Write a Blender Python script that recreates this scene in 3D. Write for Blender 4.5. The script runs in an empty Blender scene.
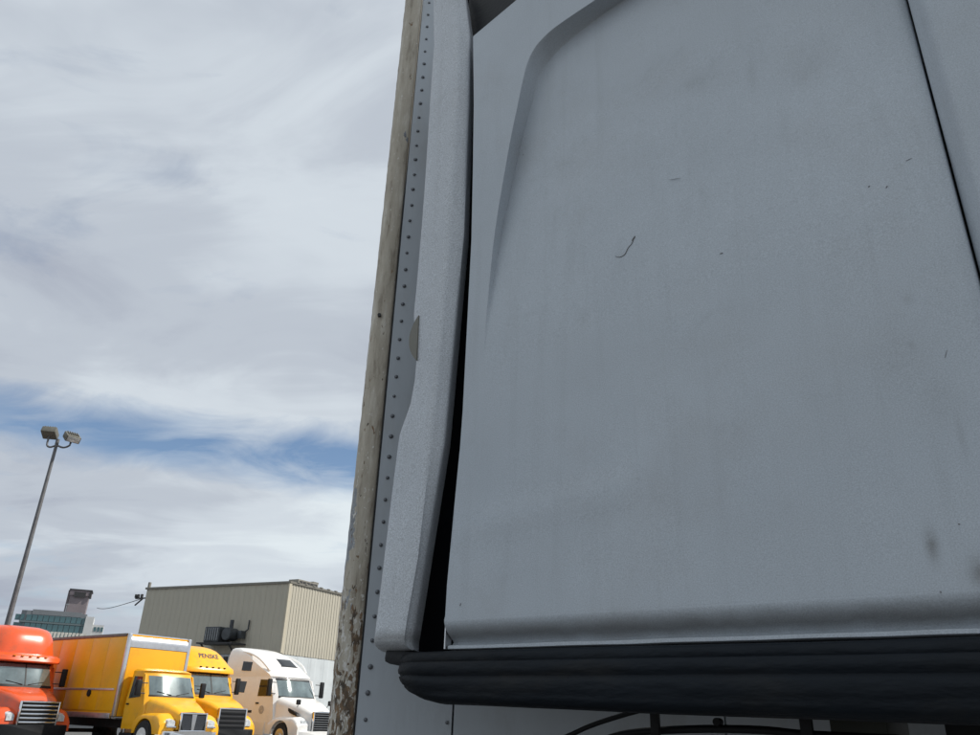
import bpy, bmesh, math, random
from mathutils import Vector, Matrix, noise
random.seed(7)
S = bpy.context.scene
COL = S.collection
R = math.radians

# ------------------------------------------------------------------ camera
PITCH, ROLL, CAM_H, FPX = R(24.3), R(2.0), 1.4, 778.0
_f = Vector((0, math.cos(PITCH), math.sin(PITCH)))
_u0 = Vector((0, -math.sin(PITCH), math.cos(PITCH)))
_r0 = Vector((1, 0, 0))
_r = _r0 * math.cos(ROLL) + _u0 * math.sin(ROLL)
_u = _u0 * math.cos(ROLL) - _r0 * math.sin(ROLL)
CAM = Vector((0, 0, CAM_H))
cd = bpy.data.cameras.new('camera')
cd.sensor_width = 36.0
cd.lens = 36.0 * FPX / 980.0
cd.clip_start = 0.05
cd.clip_end = 6000
co = bpy.data.objects.new('camera', cd)
M = Matrix(((_r.x, _u.x, -_f.x, 0), (_r.y, _u.y, -_f.y, 0), (_r.z, _u.z, -_f.z, CAM_H), (0, 0, 0, 1)))
co.matrix_world = M
COL.objects.link(co)
S.camera = co

# ------------------------------------------------------------------ sun and sky
SUN_AZ, SUN_EL = 83.0, 47.0
sl = bpy.data.lights.new('sun', 'SUN')
sl.energy = 5.0
sl.angle = R(0.6)
sl.color = (1.0, 0.95, 0.87)
so = bpy.data.objects.new('sun', sl)
sdir = Vector((math.sin(R(SUN_AZ)) * math.cos(R(SUN_EL)), math.cos(R(SUN_AZ)) * math.cos(R(SUN_EL)), math.sin(R(SUN_EL))))
so.rotation_euler = sdir.to_track_quat('Z', 'Y').to_euler()
so.location = (30, 5, 40)
COL.objects.link(so)

W = bpy.data.worlds.new('World')
S.world = W
W.use_nodes = True
wn, wl = W.node_tree.nodes, W.node_tree.links
for n in list(wn):
    wn.remove(n)


def N(nodes, kind, **kw):
    n = nodes.new(kind)
    for k, v in kw.items():
        if k.startswith('i_'):
            n.inputs[k[2:].replace('_', ' ')].default_value = v
        else:
            setattr(n, k, v)
    return n


def math_n(nodes, links, op, a, b=None, c=None, clamp=False):
    n = nodes.new('ShaderNodeMath')
    n.operation = op
    n.use_clamp = clamp
    for i, v in enumerate((a, b, c)):
        if v is None:
            continue
        if isinstance(v, (int, float)):
            n.inputs[i].default_value = v
        else:
            links.new(v, n.inputs[i])
    return n.outputs[0]


SKY_STRENGTH = 0.115
out = N(wn, 'ShaderNodeOutputWorld')
bg = N(wn, 'ShaderNodeBackground')
bg.inputs['Strength'].default_value = SKY_STRENGTH
wl.new(bg.outputs[0], out.inputs[0])
sky = N(wn, 'ShaderNodeTexSky', sky_type='NISHITA', sun_disc=False)
sky.sun_elevation = R(SUN_EL)
sky.sun_rotation = R(SUN_AZ)
sky.dust_density = 0.3
sky.ozone_density = 2.0
tc = N(wn, 'ShaderNodeTexCoord')
sep = N(wn, 'ShaderNodeSeparateXYZ')
wl.new(tc.outputs['Generated'], sep.inputs[0])
mz = lambda op, a, b=None, c=None, clamp=False: math_n(wn, wl, op, a, b, c, clamp)
zc = mz('ADD', mz('MAXIMUM', sep.outputs[2], 0.0), 0.16)
px_ = mz('DIVIDE', sep.outputs[0], zc)
py_ = mz('DIVIDE', sep.outputs[1], zc)
comb = N(wn, 'ShaderNodeCombineXYZ')
wl.new(px_, comb.inputs[0]); wl.new(py_, comb.inputs[1])


def cloud_noise(scale, detail, rough, dist, offs, sc=(1, 1, 1), rot=0.0):
    mp = N(wn, 'ShaderNodeMapping')
    mp.inputs['Location'].default_value = offs
    mp.inputs['Scale'].default_value = sc
    mp.inputs['Rotation'].default_value = (0, 0, rot)
    wl.new(comb.outputs[0], mp.inputs[0])
    t = N(wn, 'ShaderNodeTexNoise')
    t.inputs['Scale'].default_value = scale
    t.inputs['Detail'].default_value = detail
    t.inputs['Roughness'].default_value = rough
    t.inputs['Distortion'].default_value = dist
    wl.new(mp.outputs[0], t.inputs['Vector'])
    return t.outputs[0]


def ramp(fac, stops, nodes=wn, links=wl, interp='EASE'):
    r = nodes.new('ShaderNodeValToRGB')
    r.color_ramp.interpolation = interp
    el = r.color_ramp.elements
    while len(el) < len(stops):
        el.new(0.5)
    for e, (p, c) in zip(el, stops):
        e.position = p
        e.color = (*c, 1) if len(c) == 3 else c
    links.new(fac, r.inputs[0])
    return r.outputs[0]


cover = cloud_noise(1.1, 6, 0.55, 0.5, (3.1, 1.7, 0), (1.0, 1.5, 1))
fine = cloud_noise(3.4, 6, 0.60, 0.9, (8.3, 2.2, 0), (0.8, 1.3, 1), 0.35)
# a thin open band low in the sky (about 16 degrees up), closed elsewhere by cloud
warp = mz('MULTIPLY', mz('SUBTRACT', cloud_noise(0.8, 4, 0.5, 0.2, (1.4, 6.0, 0)), 0.5), 0.05)
band = mz('DIVIDE', mz('SUBTRACT', mz('ADD', sep.outputs[2], warp), 0.288), 0.034)
gap = mz('EXPONENT', mz('MULTIPLY', mz('MULTIPLY', band, band), -1.0))
cv = mz('ADD', mz('MULTIPLY', cover, 0.52), mz('MULTIPLY', fine, 0.48))
amount = mz('SUBTRACT', mz('ADD', mz('MULTIPLY', mz('SUBTRACT', cv, 0.5), 3.0), 1.2), mz('MULTIPLY', gap, 1.16))
amount = mz('MINIMUM', mz('MAXIMUM', amount, 0.0), 1.0)
sh1 = cloud_noise(0.62, 5, 0.47, 0.3, (5.2, 0.3, 0), (1.0, 1.0, 1), 0.5)
sh2 = cloud_noise(2.3, 6, 0.56, 0.9, (0.2, 4.3, 0), (0.7, 1.2, 1), 0.6)
shade = mz('ADD', mz('MULTIPLY', sh1, 0.72), mz('MULTIPLY', sh2, 0.28))
K = 1.0 / SKY_STRENGTH
cloud = ramp(shade, [(0.36, (0.41, 0.45, 0.53)), (0.45, (0.51, 0.56, 0.63)), (0.53, (0.64, 0.70, 0.76)), (0.62, (0.76, 0.83, 0.87))])
cs = N(wn, 'ShaderNodeVectorMath', operation='SCALE')
cs.inputs['Scale'].default_value = K
wl.new(cloud, cs.inputs[0])
mix = N(wn, 'ShaderNodeMix', data_type='RGBA')
wl.new(amount, mix.inputs['Factor'])
wl.new(sky.outputs[0], mix.inputs['A'])
wl.new(cs.outputs[0], mix.inputs['B'])
wl.new(mix.outputs['Result'], bg.inputs['Color'])

S.view_settings.view_transform = 'Standard'
S.view_settings.look = 'None'
S.view_settings.exposure = 0.0
S.view_settings.gamma = 1.0
S.view_settings.use_curve_mapping = False


# ------------------------------------------------------------------ helpers
def az(a):
    return Vector((math.sin(R(a)), math.cos(R(a)), 0))


def ray(x, y):
    return _f * FPX + _r * (x - 490) + _u * (367.5 - y)


def at_z(x, y, z):
    d = ray(x, y)
    return CAM + d * ((z - CAM_H) / d.z)


def at_y(x, y, Y):
    d = ray(x, y)
    return CAM + d * (Y / d.y)


def on_plane(x, y, p, n):
    d = ray(x, y)
    return CAM + d * ((p - CAM).dot(n) / d.dot(n))


def lerp(a, b, t):
    return a + (b - a) * t


def interp(tab, v, k=1):
    """tab: list of tuples sorted by first item"""
    if v <= tab[0][0]:
        return tab[0][k]
    for a, b in zip(tab, tab[1:]):
        if v <= b[0]:
            return lerp(a[k], b[k], (v - a[0]) / (b[0] - a[0] + 1e-12))
    return tab[-1][k]


MATS = {}


def mat(name, rgb, rough=0.5, metal=0.0, var=0.0, vscale=4.0, dirt=None, dirt_amt=0.0, dscale=3.0, bump=0.0, bscale=60.0,
        coat=0.0, spec=0.5, stretch=(1, 1, 1), specks=0.0):
    if name in MATS:
        return MATS[name]
    m = bpy.data.materials.new(name)
    m.use_nodes = True
    nt = m.node_tree
    nd, lk = nt.nodes, nt.links
    b = nd['Principled BSDF']
    b.inputs['Roughness'].default_value = rough
    b.inputs['Metallic'].default_value = metal
    b.inputs['Specular IOR Level'].default_value = spec
    b.inputs['Coat Weight'].default_value = coat
    b.inputs['Coat Roughness'].default_value = 0.08
    b.inputs['Base Color'].default_value = (*rgb, 1)
    tcn = nd.new('ShaderNodeTexCoord')
    mp = nd.new('ShaderNodeMapping')
    mp.inputs['Scale'].default_value = stretch
    lk.new(tcn.outputs['Object'], mp.inputs[0])
    col = None
    if var > 0:
        t = nd.new('ShaderNodeTexNoise')
        t.inputs['Scale'].default_value = vscale
        t.inputs['Detail'].default_value = 7
        t.inputs['Roughness'].default_value = 0.6
        lk.new(mp.outputs[0], t.inputs['Vector'])
        lo = tuple(max(0, c * (1 - var)) for c in rgb)
        hi = tuple(min(1, c * (1 + var)) for c in rgb)
        col = ramp(t.outputs[0], [(0.3, lo), (0.7, hi)], nd, lk, 'LINEAR')
    if dirt:
        t = nd.new('ShaderNodeTexNoise')
        t.inputs['Scale'].default_value = dscale
        t.inputs['Detail'].default_value = 9
        t.inputs['Roughness'].default_value = 0.68
        lk.new(mp.outputs[0], t.inputs['Vector'])
        f = ramp(t.outputs[0], [(0.47, (0, 0, 0)), (0.72, (dirt_amt,) * 3)], nd, lk)
        mx = nd.new('ShaderNodeMix')
        mx.data_type = 'RGBA'
        lk.new(f, mx.inputs['Factor'])
        if col:
            lk.new(col, mx.inputs['A'])
        else:
            mx.inputs['A'].default_value = (*rgb, 1)
        mx.inputs['B'].default_value = (*dirt, 1)
        col = mx.outputs['Result']
    if col:
        lk.new(col, b.inputs['Base Color'])
    if bump > 0:
        t = nd.new('ShaderNodeTexNoise')
        t.inputs['Scale'].default_value = bscale
        t.inputs['Detail'].default_value = 5
        lk.new(mp.outputs[0], t.inputs['Vector'])
        bp = nd.new('ShaderNodeBump')
        bp.inputs['Strength'].default_value = bump
        bp.inputs['Distance'].default_value = 0.01
        lk.new(t.outputs[0], bp.inputs['Height'])
        lk.new(bp.outputs[0], b.inputs['Normal'])
    MATS[name] = m
    return m


def link(o, parent=None):
    COL.objects.link(o)
    if parent is not None:
        o.parent = parent
    return o


def shade(me, ang=35):
    for p in me.polygons:
        p.use_smooth = True
    me.set_sharp_from_angle(angle=R(ang))


def mesh(name, vs, fs, m, parent=None, smooth=None, fix=True):
    me = bpy.data.meshes.new(name)
    me.from_pydata([tuple(v) for v in vs], [], fs)
    if fix:
        bm = bmesh.new(); bm.from_mesh(me)
        bmesh.ops.recalc_face_normals(bm, faces=bm.faces)
        bm.to_mesh(me); bm.free()
    me.materials.append(m)
    if smooth:
        shade(me, smooth)
    o = bpy.data.objects.new(name, me)
    return link(o, parent)


def grid(name, rows, m, parent=None, smooth=35, closed=False, flip=None):
    n = len(rows[0])
    vs = [p for r in rows for p in r]
    fs = []
    for i in range(len(rows) - 1):
        for j in range(n if closed else n - 1):
            k = (j + 1) % n
            fs.append((i * n + j, i * n + k, (i + 1) * n + k, (i + 1) * n + j))
    return mesh(name, vs, fs, m, parent, smooth)


def box(name, c, s, m, parent=None, bevel=0.0, rot=None, seg=2):
    bm = bmesh.new()
    bmesh.ops.create_cube(bm, size=1)
    bmesh.ops.scale(bm, vec=s, verts=bm.verts)
    if bevel:
        bmesh.ops.bevel(bm, geom=bm.edges[:], offset=bevel, segments=seg, affect='EDGES', profile=0.6)
    me = bpy.data.meshes.new(name)
    bm.to_mesh(me); bm.free()
    me.materials.append(m)
    if bevel:
        shade(me, 40)
    o = bpy.data.objects.new(name, me)
    o.location = c
    if rot:
        o.rotation_euler = rot
    return link(o, parent)


def cyl(name, c, r, h, m, parent=None, axis='Z', n=24, bevel=0.0, r2=None):
    bm = bmesh.new()
    bmesh.ops.create_cone(bm, cap_ends=True, segments=n, radius1=r, radius2=r if r2 is None else r2, depth=h)
    if bevel:
        es = [e for e in bm.edges if len(e.link_faces) == 2 and any(len(f.verts) > 4 for f in e.link_faces)]
        bmesh.ops.bevel(bm, geom=es, offset=bevel, segments=3, affect='EDGES')
    me = bpy.data.meshes.new(name)
    bm.to_mesh(me); bm.free()
    me.materials.append(m)
    shade(me, 40)
    o = bpy.data.objects.new(name, me)
    o.location = c
    if axis == 'Y':
        o.rotation_euler = (R(90), 0, 0)
    elif axis == 'X':
        o.rotation_euler = (0, R(90), 0)
    return link(o, parent)


def tube(name, pts, r, m, parent=None, n=8):
    pts = [Vector(p) for p in pts]
    rows = []
    for i, p in enumerate(pts):
        t = (pts[min(i + 1, len(pts) - 1)] - pts[max(i - 1, 0)]).normalized()
        a = t.cross(Vector((0, 0, 1)))
        if a.length < 0.05:
            a = t.cross(Vector((1, 0, 0)))
        a.normalize()
        b = t.cross(a)
        rr = r[i] if isinstance(r, (list, tuple)) else r
        rows.append([p + (a * math.cos(2 * math.pi * k / n) + b * math.sin(2 * math.pi * k / n)) * rr for k in range(n)])
    vs = [p for q in rows for p in q]
    fs = []
    for i in range(len(rows) - 1):
        for j in range(n):
            k = (j + 1) % n
            fs.append((i * n + j, i * n + k, (i + 1) * n + k, (i + 1) * n + j))
    fs.append(tuple(range(n)))
    fs.append(tuple(range((len(rows) - 1) * n, len(rows) * n)))
    return mesh(name, vs, fs, m, parent, 50)


def smooth_path(pts, sub=6):
    pts = [Vector(p) for p in pts]
    o = []
    for i in range(len(pts) - 1):
        p0, p1, p2, p3 = pts[max(i - 1, 0)], pts[i], pts[i + 1], pts[min(i + 2, len(pts) - 1)]
        for k in range(sub):
            t = k / sub
            o.append(0.5 * ((2 * p1) + (p2 - p0) * t + (2 * p0 - 5 * p1 + 4 * p2 - p3) * t * t + (3 * p1 - p0 - 3 * p2 + p3) * t ** 3))
    o.append(pts[-1])
    return o


def prism(name, poly, y0, y1, m, parent=None, bevel=0.0, smooth=None, plane='XZ'):
    """polygon in (x,z) extruded along y"""
    n = len(poly)
    f = (lambda a, b, c: (a, c, b)) if plane == 'XZ' else ((lambda a, b, c: (a, b, c)) if plane == 'XY' else (lambda a, b, c: (c, a, b)))
    vs = [f(a, b, y0) for a, b in poly] + [f(a, b, y1) for a, b in poly]
    fs = [tuple(range(n)), tuple(range(2 * n - 1, n - 1, -1))] + [(i, (i + 1) % n, n + (i + 1) % n, n + i) for i in range(n)]
    o = mesh(name, vs, fs, m, parent)
    if bevel:
        bm = bmesh.new(); bm.from_mesh(o.data)
        bmesh.ops.bevel(bm, geom=bm.edges[:], offset=bevel, segments=2, affect='EDGES')
        bm.to_mesh(o.data); bm.free()
        shade(o.data, 40)
    elif smooth:
        shade(o.data, smooth)
    return o


def empty(name, loc, rotz, label, cat, group=None):
    o = bpy.data.objects.new(name, None)
    o.location = loc
    o.rotation_euler = (0, 0, rotz)
    o.empty_display_size = 0.3
    link(o)
    tag(o, label, cat, group)
    return o


def tag(o, label, cat, group=None, kind=None):
    o['label'] = label
    o['category'] = cat
    if group:
        o['group'] = group
    if kind:
        o['kind'] = kind
    return o


# ------------------------------------------------------------------ materials
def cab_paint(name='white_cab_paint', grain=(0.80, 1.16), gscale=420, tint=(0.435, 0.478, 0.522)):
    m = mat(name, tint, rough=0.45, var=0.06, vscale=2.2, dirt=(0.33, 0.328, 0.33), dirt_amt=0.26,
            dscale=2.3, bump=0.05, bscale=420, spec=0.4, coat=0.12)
    nt = m.node_tree
    nd, lk = nt.nodes, nt.links
    b = nd['Principled BSDF']
    src = b.inputs['Base Color'].links[0].from_socket
    tcn = nd.new('ShaderNodeTexCoord')
    mm = lambda op, a, c=None, clamp=False: math_n(nd, lk, op, a, c, None, clamp)
    sp = nd.new('ShaderNodeSeparateXYZ')
    lk.new(tcn.outputs['Object'], sp.inputs[0])
    # small specks of road dirt
    v = nd.new('ShaderNodeTexVoronoi')
    v.inputs['Scale'].default_value = 13
    v.inputs['Randomness'].default_value = 1
    lk.new(tcn.outputs['Object'], v.inputs['Vector'])
    sc = nd.new('ShaderNodeSeparateColor')
    lk.new(v.outputs['Color'], sc.inputs[0])
    pick = mm('GREATER_THAN', sc.outputs[0], 0.86)
    speck = mm('MULTIPLY', mm('LESS_THAN', v.outputs['Distance'], mm('MULTIPLY', sc.outputs[1], 0.06)), pick)
    speck = mm('MULTIPLY', speck, 0.4)
    # rain-washed grime settled along the bottom roll
    n1 = nd.new('ShaderNodeTexNoise')
    n1.inputs['Scale'].default_value = 26
    n1.inputs['Detail'].default_value = 6
    lk.new(tcn.outputs['Object'], n1.inputs['Vector'])
    g = mm('SUBTRACT', 1.0, mm('DIVIDE', mm('ABSOLUTE', mm('SUBTRACT', mm('ADD', sp.outputs[2], mm('MULTIPLY', mm('SUBTRACT', n1.outputs[0], 0.5), 0.018)), 1.561)), 0.024), True)
    g = mm('MULTIPLY', g, 0.5)
    # two greasy smudges and a streaky rub near the seam
    sm = None
    n2 = nd.new('ShaderNodeTexNoise')
    n2.inputs['Scale'].default_value = 38
    n2.inputs['Detail'].default_value = 5
    lk.new(tcn.outputs['Object'], n2.inputs['Vector'])
    for (sx, sz, rx, rz, a) in SMUDGES:
        dx = mm('DIVIDE', mm('SUBTRACT', sp.outputs[0], sx), rx)
        dz = mm('DIVIDE', mm('SUBTRACT', sp.outputs[2], sz), rz)
        d = mm('ADD', mm('MULTIPLY', dx, dx), mm('MULTIPLY', dz, dz))
        e = mm('MULTIPLY', mm('EXPONENT', mm('MULTIPLY', d, -1.0)), mm('MULTIPLY', n2.outputs[0], a))
        sm = e if sm is None else mm('MAXIMUM', sm, e)
    # faint run-down streaks of road film
    mp4 = nd.new('ShaderNodeMapping')
    mp4.inputs['Scale'].default_value = (16, 16, 0.9)
    mp4.inputs['Rotation'].default_value = (0, R(9), 0)
    lk.new(tcn.outputs['Object'], mp4.inputs[0])
    n4 = nd.new('ShaderNodeTexNoise')
    n4.inputs['Scale'].default_value = 1.6
    n4.inputs['Detail'].default_value = 8
    n4.inputs['Roughness'].default_value = 0.65
    lk.new(mp4.outputs[0], n4.inputs['Vector'])
    film = mm('MULTIPLY', mm('SUBTRACT', n4.outputs[0], 0.52, True), 0.42)
    # mottled patches rubbed nearly clean or left dull
    n5 = nd.new('ShaderNodeTexNoise')
    n5.inputs['Scale'].default_value = 9
    n5.inputs['Detail'].default_value = 8
    n5.inputs['Roughness'].default_value = 0.72
    n5.inputs['Distortion'].default_value = 0.6
    lk.new(tcn.outputs['Object'], n5.inputs['Vector'])
    film = mm('ADD', film, mm('MULTIPLY', mm('SUBTRACT', n5.outputs[0], 0.58, True), 0.6))
    lk.new(mm('ADD', mm('MULTIPLY', n5.outputs[0], 0.3), 0.27), b.inputs['Roughness'])
    tot = mm('MAXIMUM', mm('MAXIMUM', mm('MAXIMUM', speck, film), g), sm, True)
    mx = nd.new('ShaderNodeMix')
    mx.data_type = 'RGBA'
    lk.new(tot, mx.inputs['Factor'])
    lk.new(src, mx.inputs['A'])
    mx.inputs['B'].default_value = (0.10, 0.09, 0.075, 1)
    # fine dust grain
    n3 = nd.new('ShaderNodeTexNoise')
    n3.inputs['Scale'].default_value = gscale
    n3.inputs['Detail'].default_value = 3
    n3.inputs['Roughness'].default_value = 0.7
    lk.new(tcn.outputs['Object'], n3.inputs['Vector'])
    gr_ = ramp(n3.outputs[0], [(0.3, (grain[0],) * 3), (0.7, (grain[1],) * 3)], nd, lk, 'LINEAR')
    mu = nd.new('ShaderNodeMix')
    mu.data_type = 'RGBA'
    mu.blend_type = 'MULTIPLY'
    mu.inputs['Factor'].default_value = 1.0
    lk.new(mx.outputs['Result'], mu.inputs['A'])
    lk.new(gr_, mu.inputs['B'])
    lk.new(mu.outputs['Result'], b.inputs['Base Color'])
    return m


BLACK = mat('black_plastic', (0.008, 0.009, 0.011), rough=0.55, spec=0.3, var=0.3, vscale=9, bump=0.1, bscale=90)
RUBBER = mat('black_rubber', (0.0055, 0.0085, 0.0125), rough=0.62, spec=0.2, var=0.45, vscale=5, dirt=(0.024, 0.023, 0.021), dirt_amt=0.55, dscale=9,
             bump=0.45, bscale=55, stretch=(0.3, 1, 1))
TYRE = mat('tyre_rubber', (0.018, 0.018, 0.018), rough=0.85, var=0.3, vscale=8, bump=0.3, bscale=30)
STEEL = mat('dull_steel', (0.32, 0.33, 0.34), rough=0.42, metal=0.8, var=0.15, vscale=6)
DARKSTEEL = mat('dark_frame_steel', (0.03, 0.03, 0.032), rough=0.6, var=0.3, vscale=6)
CHROME = mat('chrome', (0.75, 0.76, 0.78), rough=0.12, metal=1.0, var=0.06, vscale=9)
ALU = mat('brushed_aluminium', (0.62, 0.63, 0.65), rough=0.3, metal=0.85, var=0.1, vscale=5, dirt=(0.3, 0.3, 0.3), dirt_amt=0.4, dscale=4)
GLASS = mat('tinted_windscreen', (0.20, 0.25, 0.255), rough=0.06, metal=0.65, spec=0.9, var=0.35, vscale=1.6, coat=0.6)  # blotchy base tone imitates brighter and darker reflections in the glass
DKGLASS = mat('dark_side_glass', (0.012, 0.014, 0.016), rough=0.07, spec=0.6)
LENS = mat('lamp_lens', (0.55, 0.58, 0.6), rough=0.12, spec=0.8, var=0.3, vscale=12)
AMBER = mat('amber_lens', (0.6, 0.2, 0.02), rough=0.25)
ORANGE = mat('orange_truck_paint', (0.70, 0.09, 0.018), rough=0.26, var=0.1, vscale=1.4, coat=0.4, dirt=(0.28, 0.10, 0.05), dirt_amt=0.45, dscale=2.4)
YELLOW = mat('yellow_truck_paint', (0.86, 0.42, 0.008), rough=0.3, var=0.06, vscale=1.4, coat=0.15, dirt=(0.42, 0.23, 0.05), dirt_amt=0.45, dscale=2.4)
YELLOWBOX = mat('yellow_box_skin', (0.84, 0.39, 0.006), rough=0.38, var=0.07, vscale=0.9, dirt=(0.4, 0.2, 0.03), dirt_amt=0.3, dscale=1.6)
WHITETRUCK = mat('white_truck_paint', (0.80, 0.79, 0.77), rough=0.28, var=0.04, vscale=1.5, coat=0.5, dirt=(0.55, 0.5, 0.45), dirt_amt=0.25, dscale=2)
TRAILERWHITE = mat('trailer_wall_paint', (0.43, 0.47, 0.51), rough=0.5, var=0.07, vscale=1.6, dirt=(0.30, 0.29, 0.27), dirt_amt=0.4, dscale=5,
                   bump=0.12, bscale=35, stretch=(1, 1, 0.35))
INK = mat('dark_blue_lettering', (0.03, 0.03, 0.06), rough=0.5)


def weathered():
    m = bpy.data.materials.new('weathered_corner_metal')
    m.use_nodes = True
    nd, lk = m.node_tree.nodes, m.node_tree.links
    b = nd['Principled BSDF']
    b.inputs['Roughness'].default_value = 0.7
    tcn = nd.new('ShaderNodeTexCoord')
    sp = nd.new('ShaderNodeSeparateXYZ')
    lk.new(tcn.outputs['Object'], sp.inputs[0])
    mm = lambda op, a, c=None, clamp=False: math_n(nd, lk, op, a, c, None, clamp)

    def nz(scale, st, det=8, rough=0.65, off=(0, 0, 0), dist=0.0):
        mp = nd.new('ShaderNodeMapping')
        mp.inputs['Scale'].default_value = st
        mp.inputs['Location'].default_value = off
        lk.new(tcn.outputs['Object'], mp.inputs[0])
        t = nd.new('ShaderNodeTexNoise')
        t.inputs['Scale'].default_value = scale
        t.inputs['Detail'].default_value = det
        t.inputs['Roughness'].default_value = rough
        t.inputs['Distortion'].default_value = dist
        lk.new(mp.outputs[0], t.inputs['Vector'])
        return t.outputs[0]
    base = ramp(nz(38, (1, 1, 0.16)), [(0.3, (0.26, 0.225, 0.175)), (0.5, (0.45, 0.405, 0.33)), (0.72, (0.60, 0.565, 0.49))], nd, lk)
    bare = ramp(nz(30, (1, 1, 0.5)), [(0.35, (0.19, 0.20, 0.215)), (0.65, (0.34, 0.36, 0.38))], nd, lk)
    rust = ramp(nz(60, (1, 1, 0.6)), [(0.35, (0.07, 0.056, 0.042)), (0.65, (0.25, 0.16, 0.09))], nd, lk)
    # bare patches: mid height; flaking rust: low down where spray hits
    zb = ramp(mm('DIVIDE', mm('SUBTRACT', sp.outputs[2], 1.3), 3.0), [(0.05, (0.0,) * 3), (0.12, (0.11,) * 3), (0.20, (0.05,) * 3), (0.40, (0, 0, 0))], nd, lk)
    f1 = mm('GREATER_THAN', mm('ADD', nz(7, (1, 1, 0.35), 7, 0.6, (3, 1, 0)), zb), 0.66)
    zr = ramp(mm('DIVIDE', mm('SUBTRACT', sp.outputs[2], 1.3), 3.0), [(0.0, (0.20,) * 3), (0.09, (0.14,) * 3), (0.16, (0.04,) * 3), (0.5, (0, 0, 0))], nd, lk)
    f2 = mm('GREATER_THAN', mm('ADD', nz(62, (1, 1, 0.36), 6, 0.62, (0, 4, 0), 0.5), zr), 0.665)
    f3 = mm('GREATER_THAN', mm('ADD', nz(110, (1, 1, 0.45), 4, 0.6, (7, 4, 0)), mm('MULTIPLY', zr, 0.9)), 0.68)
    m1 = nd.new('ShaderNodeMix'); m1.data_type = 'RGBA'
    lk.new(f1, m1.inputs['Factor']); lk.new(base, m1.inputs['A']); lk.new(bare, m1.inputs['B'])
    m3 = nd.new('ShaderNodeMix'); m3.data_type = 'RGBA'
    lk.new(f3, m3.inputs['Factor']); lk.new(m1.outputs['Result'], m3.inputs['A']); m3.inputs['B'].default_value = (0.66, 0.64, 0.6, 1)
    m2 = nd.new('ShaderNodeMix'); m2.data_type = 'RGBA'
    lk.new(f2, m2.inputs['Factor']); lk.new(m3.outputs['Result'], m2.inputs['A']); lk.new(rust, m2.inputs['B'])
    lk.new(m2.outputs['Result'], b.inputs['Base Color'])
    bp = nd.new('ShaderNodeBump')
    bp.inputs['Strength'].default_value = 0.5
    bp.inputs['Distance'].default_value = 0.006
    lk.new(mm('SUBTRACT', nz(70, (1, 1, 0.5)), mm('MULTIPLY', f2, 0.5)), bp.inputs['Height'])
    lk.new(bp.outputs[0], b.inputs['Normal'])
    return m


# ------------------------------------------------------------------ ground
g = mesh('ground', [(-3000, -3000, 0), (3000, -3000, 0), (3000, 3000, 0), (-3000, 3000, 0)], [(0, 1, 2, 3)],
         mat('asphalt', (0.10, 0.098, 0.095), rough=0.9, var=0.25, vscale=0.5, dirt=(0.05, 0.05, 0.05), dirt_amt=0.6, dscale=0.2, bump=0.4, bscale=40))
g['kind'] = 'structure'
g['label'] = 'grey asphalt truck yard under everything'

# ------------------------------------------------------------------ near tractor
D = 1.35                       # metres from the camera to the side of the cab
FW, LT = az(128), az(38)
tractor = empty('semi_tractor', LT * D, R(90 - 128), 'white sleeper cab close up filling the right, dusty side above black trim', 'truck')


def cab(x, y, o=0.0):
    """photo pixel to (x, z) on the cab's side plane, o metres further in"""
    d = ray(x, y)
    t = (D + o) / d.dot(LT)
    P = CAM + d * t
    return P.dot(FW), P.z


SMUDGES = []
for (a, b_, rx, rz, am) in [(932, 545, 0.009, 0.024, 0.95), (978, 572, 0.012, 0.024, 1.0), (690, 70, 0.05, 0.03, 0.25), (745, 60, 0.012, 0.06, 0.3),
                            (800, 60, 0.05, 0.05, 0.22), (900, 360, 0.05, 0.06, 0.14), (912, 345, 0.007, 0.010, 0.35), (940, 400, 0.03, 0.05, 0.18),
                            (960, 430, 0.006, 0.04, 0.35), (908, 300, 0.009, 0.012, 0.3)]:
    X, Z = cab(a, b_)
    SMUDGES.append((X, Z, rx, rz, am))
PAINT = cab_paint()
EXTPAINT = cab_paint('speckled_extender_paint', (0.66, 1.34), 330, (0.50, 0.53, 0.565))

XR, XL = -0.050, -1.157
XLT = [(1.55, -1.158), (1.64, -1.160), (1.846, -1.149), (2.03, -1.138), (2.6, -1.137), (3.04, -1.153), (3.2, -1.163), (3.33, -1.171)]
ZB = 1.595
Opx = [(595, 0), (574, 14), (554, 28), (543, 38), (535, 47.5), (528.5, 60), (524, 75), (516, 113), (508, 153), (495, 231), (487, 309), (483, 364)]
Ipx = [(624, 0), (598, 18), (575, 36), (561, 48), (551, 58.5), (543, 71.5), (537, 88), (526.5, 122), (516, 164), (500.5, 238), (490, 309), (484.5, 364)]


def depth(z):
    t = min(1, max(0, (z - 2.16) / 0.75))
    return 0.050 * t * t * (3 - 2 * t)


O = [cab(*p) for p in Opx][::-1]
I = []
for p in Ipx[::-1]:
    x, z = cab(*p)
    x, z = cab(*p, depth(z))
    I.append((x, z))
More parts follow.
